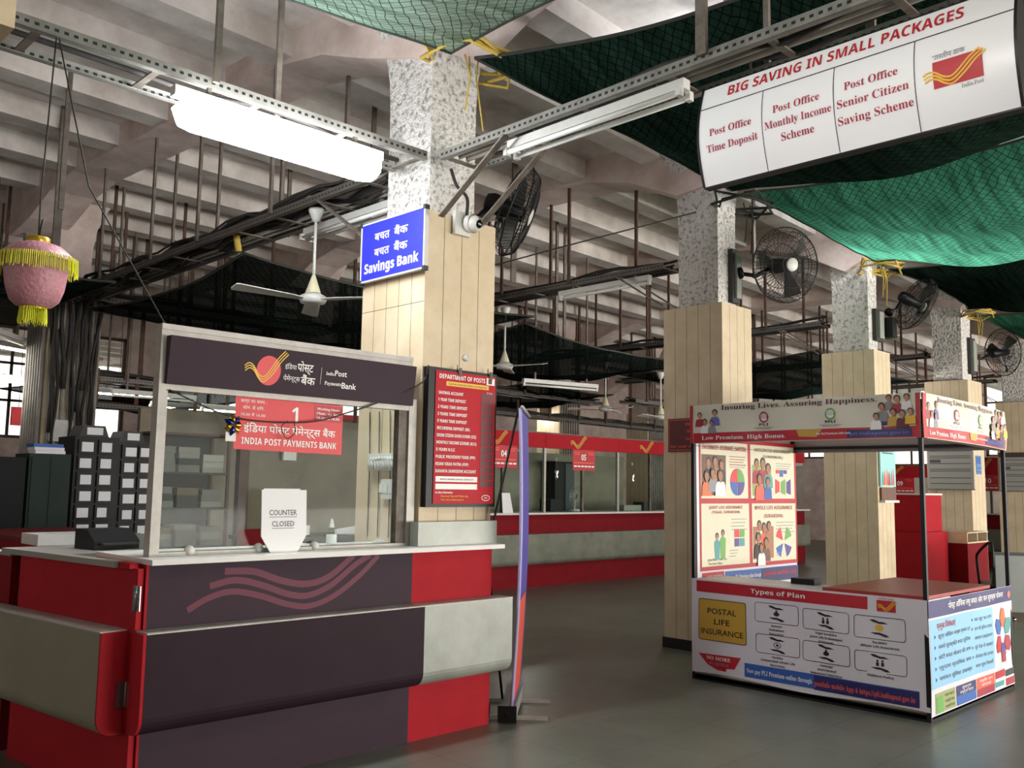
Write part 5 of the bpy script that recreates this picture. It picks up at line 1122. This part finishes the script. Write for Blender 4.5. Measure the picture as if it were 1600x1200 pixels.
# far red hoardings
for k, (x, y, z, w, lab) in enumerate(((6.2, 16.0, 2.85, 0.9, 'red hoarding far back left of the payments screen post'), (4.4, 15.2, 2.35, 1.2, 'red hoarding far back at the left edge'), (9.6, 14.4, 2.55, 1.4, 'orange red hoarding hanging behind counter 04'), (12.6, 14.9, 2.4, 2.4, 'long red hoarding far back above counter 05'))):
    b = MB(); b.box(0, 0, 0, w, 0.05, 0.28); o = b.build('hoarding', INK['brightred'], None, (x, y, z)); tag(o, lab, 'hoarding')
    for q in (0.1, w-0.1): c = MB(); c.tube([(q, 0.025, 0.28), (q, 0.025, 5.225-z)], 0.005, 5); c.build('hanging_wire', M_cable, o)

# ------------------------------------------------------------------ staff area seen left of and through the payments screen
struct(MB().box(4.6, 11.0, 0, 8.3, 11.08, 2.42).build('wall_screen', mat('partition_beige', '857a66', 0.7, var=(2.5, 0.4))))
def label_rack(label, x, y, cols, rows_, seed, w=0.3, h=0.155):
    rnd = random.Random(seed); t = thing('drawer_rack', label, 'rack', (x, y, 0))
    W = cols*w; H = rows_*h+0.1
    b = MB(); b.box(-0.02, 0, 0, W+0.02, 0.45, H); b.build('carcass', M_black, t)
    dm = MB().box(0.01, -0.02, 0.01, w-0.01, 0.0, h-0.01).build('drawer', M_black, t); lm = None
    first = True
    for c in range(cols):
        for r in range(rows_):
            z = 0.08+h*r
            if first: d = dm; d.location = (w*c, 0, z); first = False
            else: d = link_copy(dm, t, (w*c, 0, z))
            pw = 0.085+0.03*rnd.random(); px = 0.025+0.02*rnd.random()
            p = MB(); p.box(px, -0.024, 0.03, px+pw, -0.0205, h-0.035); p.build('paper_label', M_paper, d)
    return t
label_rack('black drawer rack with white labels, left of the payments screen post', 3.22, 9.1, 2, 12, 3, 0.185)
label_rack('black drawer rack with white labels nearest the payments screen post', 3.63, 9.1, 2, 12, 4, 0.165, 0.152)
for lab, x, y, w in (('black document box on top of the left drawer rack', 3.27, 9.2, 0.28), ('black document box on top of the rack nearest the screen post', 3.66, 9.2, 0.25)):
    t = thing('document_box', lab, 'box', (x, y, 1.962 if 'left' in lab else 1.926)); b = MB(); b.prism([(0, 0, 0), (w, 0, 0), (w-.04, 0.0, 0.11), (0.04, 0, 0.11)], (0, 0.3, 0)); b.build('box_body', M_dark, t)
    b = MB(); b.box(0.07, -0.004, 0.02, w-0.06, 0.0, 0.09); b.build('paper_label', M_paper, t)
def locker(label, x, y, w, h, d, M):
    t = thing('steel_cabinet', label, 'cabinet', (x, y, 0)); b = MB(); b.box(0, 0, 0, w, d, h); b.build('carcass', M, t)
    b = MB(); b.box(0.02, -0.012, 0.05, w/2-0.003, 0, h-0.03); b.build('door', M, t); b = MB(); b.box(w/2+0.003, -0.012, 0.05, w-0.02, 0, h-0.03); o = b.build('door', M, t)
    hd = MB(); hd.box(w/2-0.04, -0.03, h*0.5, w/2-0.025, -0.012, h*0.58); hd.build('handle', M_steel, t)
    return t
locker('dark green steel cabinet left of the drawer racks', 2.78, 9.0, 0.36, 1.78, 0.4, mat('green_steel', '2b3832', 0.6, var=(3, 0.2), spec=0.2))
locker('blackish steel cabinet at the left, beside the dark green one', 2.24, 8.95, 0.5, 1.74, 0.4, mat('dark_steel', '17191a', 0.6, spec=0.2))
for k in range(3):
    b = MB(); b.box(0, 0, 0, 0.26, 0.2, 0.03); o = b.build('paper_stack', M_paper if k else INK['blue'], None, (2.84+0.01*k, 9.1, 1.781+0.031*(2-k))); tag(o, ('blue topped file on the dark green cabinet', 'upper white file on the dark green cabinet', 'lower white file on the dark green cabinet')[k], 'file')
meter = MB(); meter.box(0, -0.06, 0, 0.26, 0, 0.26); o = meter.build('meter_box', M_dirtw, None, (3.82, 11.78, 2.0)); tag(o, 'grey white meter box fixed to the cable-wrapped pillar above the racks', 'box')
tr = thing('red_pedestal', 'small red pedestal with pale top in front of the drawer racks', 'cabinet', (3.25, 8.35, 0))
b = MB(); b.box(0, 0, 0, 0.42, 0.35, 1.0); b.build('carcass', M_dred, tr); b = MB(); b.box(-0.005, -0.012, 0.9, 0.425, 0.36, 1.06); b.build('pale_top', M_silver, tr)
# open rack with bundles of papers behind the glass
rk = thing('file_rack', 'open steel rack of paper bundles behind the payments glass', 'rack', (4.01, 9.3, 0))
SH = (0.45, 0.85, 1.25, 1.62)
for x in (0, 0.86):
    for y in (0, 0.4):
        b = MB(); b.box(x, y, 0, x+0.03, y+0.03, 2.06); b.build('upright', M_rust, rk)
for z in SH+(2.03,):
    b = MB(); b.box(0, 0, z, 0.89, 0.43, z+0.025); b.build('shelf', M_dark if z < 2 else M_rust, rk)
b = MB(); b.box(0.0, 0.43, 0, 0.89, 0.44, 2.05); b.build('back_sheet', M_dark, rk)
rnd = random.Random(5); BC = [mat('old_paper', 'a5a39a', 0.8), mat('brown_paper', '6d6450', 0.8), mat('grey_paper', '74746c', 0.8), mat('dark_folder', '3b4038', 0.8), mat('worn_paper', '8e8b80', 0.8)]
for si, z in enumerate(SH):
    for col in range(3):
        zz = z+0.025; x = 0.05+0.27*col
        for j in range(rnd.choice((3, 4))):
            h = 0.045+0.03*rnd.random()
            if zz+h > z+0.34: break
            b = MB(); b.box(0, 0, 0, 0.23, 0.3, h); o = b.build('paper_bundle', BC[rnd.randrange(5)], None, (4.01+x+0.015*rnd.random(), 9.33+0.03*rnd.random(), zz+0.0005)); o.rotation_euler = (0, 0, rnd.uniform(-.08, .08))
            tag(o, 'paper bundle stacked on the open steel rack behind the payments glass', 'paper bundle', 'bundles on the open rack'); zz += h+0.001
pt_ = MB(); pt_.box(5.55, 10.3, 0, 5.68, 10.4, 2.9); tag(pt_.build('steel_post', M_rust), 'rusty steel post standing behind the red numbered sheet', 'post')
tb = thing('dark_table', 'dark table with papers behind the payments glass', 'table', (4.6, 8.0, 0))
b = MB(); b.box(0, 0, 0.98, 2.0, 0.7, 1.02); b.build('tabletop', M_dark, tb)
for x, y in ((0.03, 0.03), (1.92, 0.03), (0.03, 0.62), (1.92, 0.62)): b = MB(); b.box(x, y, 0, x+0.05, y+0.05, 0.98); b.build('leg', M_black, tb)
b = MB(); b.box(0.05, 0.6, 0.1, 1.95, 0.62, 0.98); b.build('modesty_panel', M_black, tb)
for k, (x, y, r, lab) in enumerate(((5.0, 8.2, 0.3, 'white sheet left on the dark table behind the glass'), (5.6, 8.3, -0.4, 'creased sheet at the right of the dark table behind the glass'))):
    b = MB(); b.prism([(0, 0, 0), (0.3, 0, 0.0), (0.3, 0.0, 0.1), (0.0, 0.0, 0.05)], (0, 0.02, 0)); o = b.build('paper_sheet', M_paper, None, (x, y, 1.021)); o.rotation_euler = (0, 0, r); tag(o, lab, 'paper')
sw = sbox('socket_box', 'white switch box on the beige partition behind the payments glass', 'switch box', 6.62, 10.99, 1.95, 0.2, 0.2, 0.06); sw.rotation_euler = (0, 0, R90)
chair('dark red chair behind the payments glass', (4.15, 7.0, 0), 0.3, M_dred)
b = MB(); b.prism([(0, 0, 0), (0.22, 0, 0), (0.22, 0, 0.16), (0, 0, 0.16)], (0, 0.03, 0)); o = b.build('wire_tray', M_silver, None, (4.62, 8.05, 1.021)); tag(o, 'grey letter tray on the dark table behind the glass', 'tray')

# ------------------------------------------------------------------ notices on the other pillars
nb = thing('maroon_notice', 'maroon notice on the pillar beside the stall, partly hidden by its canopy', 'notice', (7.655, 5.50, 1.92))
F = surf((-0.012, 0, 0), (0, -1, 0))
b = MB(); b.box(-0.011, -0.52, 0, 0, 0, 0.33); b.build('board', INK['maroon'], nb)
b = MB(); b.rrect(F, 0.015, 0.015, 0.505, 0.315, 0.005, 0.006, 0.001)
for k, s in enumerate(('Please visit', '“Post Office', 'Mumbai GPO', 'for your stationery')): b.text(F, serifb(s), 0.09+0.12 if k < 3 else 0.035, 0.255-0.072*k, 0.03, 0.001, 0, 0.024*len(s), 'L')
b.build('lettering', INK['coral'], nb)
ps = thing('turquoise_poster', 'turquoise poster with a tray below on the pillar seen through the stall', 'poster', (11.53, 5.06, 1.42))
F = surf((0, -0.021, 0), (1, 0, 0))
b = MB(); b.box(0.0, -0.02, 0.2, 0.45, 0, 1.05); b.build('sheet', INK['cyan'], ps)
b = MB(); b.ell(F, 0.12, 0.82, 0.025, 0.09, 0.001, 0)
for k in range(3): b.rect(F, 0.20, 0.75+0.06*k, 0.28, 0.79+0.06*k, 0.001, 3)
b.rect(F, 0.06, 0.62, 0.38, 0.635, 0.001, 0)
for k, (u, mi) in enumerate(((0.06, 1), (0.12, 2), (0.19, 2), (0.25, 4), (0.32, 1), (0.38, 2))): b.poly(F, [(u-0.03, 0.22), (u+0.03, 0.22), (u+0.02, 0.34), (u, 0.40+0.02*(k % 3)), (u-0.02, 0.34)], 0.001, mi)
b.build('printed_picture', inks('dgrey', 'teal', 'coral', 'white', 'red'), ps)
b = MB(); b.box(0.02, -0.06, 0.0, 0.45, 0, 0.03); b.box(0.02, -0.02, 0.03, 0.45, 0, 0.19, 1); b.build('tray', [M_white, INK['brown']], ps)
def notice_board(label, x, y, w=0.70, h=0.66):
    t = thing('notice_board', label, 'notice board', (x, y, 1.62)); F = surf((-0.031, 0, 0), (0, -1, 0))
    b = MB(); b.box(-0.03, -w, 0, 0, 0, h); b.build('board', mat('board_grey', '9d9d97', 0.5), t)
    b = MB(); b.box(-0.035, -w-0.01, h-0.005, 0, 0.01, h+0.09); b.build('header_strip', mat('dark_brown', '40302c', 0.5), t); b = MB(); b.box(-0.035, -w-0.01, -0.015, 0, 0.01, 0.0); b.build('lower_strip', M_bar, t)
    b = MB()
    for v in (0.08, 0.17, 0.28, 0.31, 0.40, 0.49, 0.52, 0.60): b.rect(F, 0.03, v, w-0.04, v+0.012, 0.001)
    b.rect(F, 0.03, 0.42, 0.20, 0.47, 0.001); b.build('lettering', INK['dgrey'], t)
    return t
notice_board('grey notice board on the pillar behind the stall', 15.495, 5.97)
notice_board('grey notice board on the pillar at the right edge', 19.895, 6.28, 0.68)
b = MB(); F = surf((15.72, 5.312, 1.86), (1, 0, 0)); b.rect(F, 0, 0, 0.22, 0.30, 0.0); b.rect(F, 0.02, 0.17, 0.20, 0.28, 0.001, 1); b.rect(F, 0.02, 0.03, 0.20, 0.05, 0.001, 1); b.rect(F, 0.02, 0.09, 0.2, 0.11, 0.001, 1); o = b.build('blue_notice', [mat('notice_blue', '5c86b8', 0.5), INK['blue']]); tag(o, 'small blue notice on the lit face of the grey notice-board pillar', 'notice')

# ------------------------------------------------------------------ enquiry desk and waiting bench behind the stall
ed = thing('enquiry_desk', 'tall red enquiry desk seen through the stall beside the poster pillar', 'desk', (12.66, 5.12, 0))
b = MB(); b.box(0.0, -0.12, 0.0, 0.9, 0.45, 1.02); b.build('carcass', M_red, ed)
b = MB(); b.box(0.2, -0.05, 1.02, 0.9, 0.45, 1.52); b.build('upper_screen', M_red, ed)
b = MB(); b.box(0.18, -0.06, 1.52, 0.92, 0.46, 1.545); b.build('top_ledge', M_white, ed)
ed2 = thing('side_desk', 'dark red side desk with tan shelf right of the tall enquiry desk', 'desk', (13.62, 4.76, 0))
b = MB(); b.box(0, 0, 0, 0.8, 0.5, 0.86); b.build('carcass', M_dred, ed2)
b = MB(); b.box(-0.01, -0.01, 0.86, 0.81, 0.51, 0.88); b.box(0, 0, 0.88, 0.02, 0.5, 1.0); b.box(0.39, 0, 0.88, 0.41, 0.5, 1.0); b.box(0.78, 0, 0.88, 0.8, 0.5, 1.0); b.box(0, 0.48, .88, 0.8, 0.5, 1.0); b.box(-0.01, -0.01, 1.0, 0.81, 0.51, 1.015); b.build('shelf', M_clad, ed2)
M_bench = mat('brushed_bench_steel', '7d827e', 0.5, 0.3, var=(4, 0.15))
bnch = thing('waiting_bench', 'steel waiting bench with black armrests at the right edge', 'bench', (13.95, 2.92, 0), math.radians(127))
for k in range(3):
    b = MB(); x0 = 0.62*k
    prof = [(0.0, 0.44), (0.10, 0.43), (0.3, 0.41), (0.42, 0.41), (0.47, 0.46), (0.52, 0.62), (0.57, 0.80), (0.59, 0.84)]
    for (y0, z0), (y1, z1) in zip(prof, prof[1:]):
        b.add([(x0, y0, z0), (x0+0.58, y0, z0), (x0+0.58, y1, z1), (x0, y1, z1)], [(0, 1, 2, 3)], 0, True)
        b.add([(x0, y0, z0-0.012), (x0+0.58, y0, z0-0.012), (x0+0.58, y1+0.012, z1-0.012), (x0, y1+0.012, z1-0.012)], [(3, 2, 1, 0)], 0, True)
    b.build('seat_shell', M_bench, bnch)
    b = MB(); b.box(x0, 0.60, 0.12, x0+0.58, 0.615, 0.80); b.build('back_panel', M_bench, bnch)
for k in range(4):
    x = 0.62*k-0.02
    b = MB(); b.tube(cat([(x, 0.60, 0.62), (x, 0.60, 0.86), (x, 0.50, 0.95), (x, 0.10, 0.80), (x, 0.03, 0.70), (x, 0.10, 0.40)], 5), 0.018, 7); b.build('armrest', M_black, bnch)
b = MB(); b.box(-0.03, 0.2, 0.35, 1.87, 0.28, 0.40); b.build('beam', M_black, bnch)
for x in (0.2, 1.6):
    b = MB(); b.tube([(x, 0.0, 0.02), (x, 0.24, 0.06), (x, 0.55, 0.02)], 0.02, 7); b.tube([(x, 0.24, 0.05), (x, 0.24, 0.36)], 0.025, 8); b.build('leg', M_chrome, bnch)
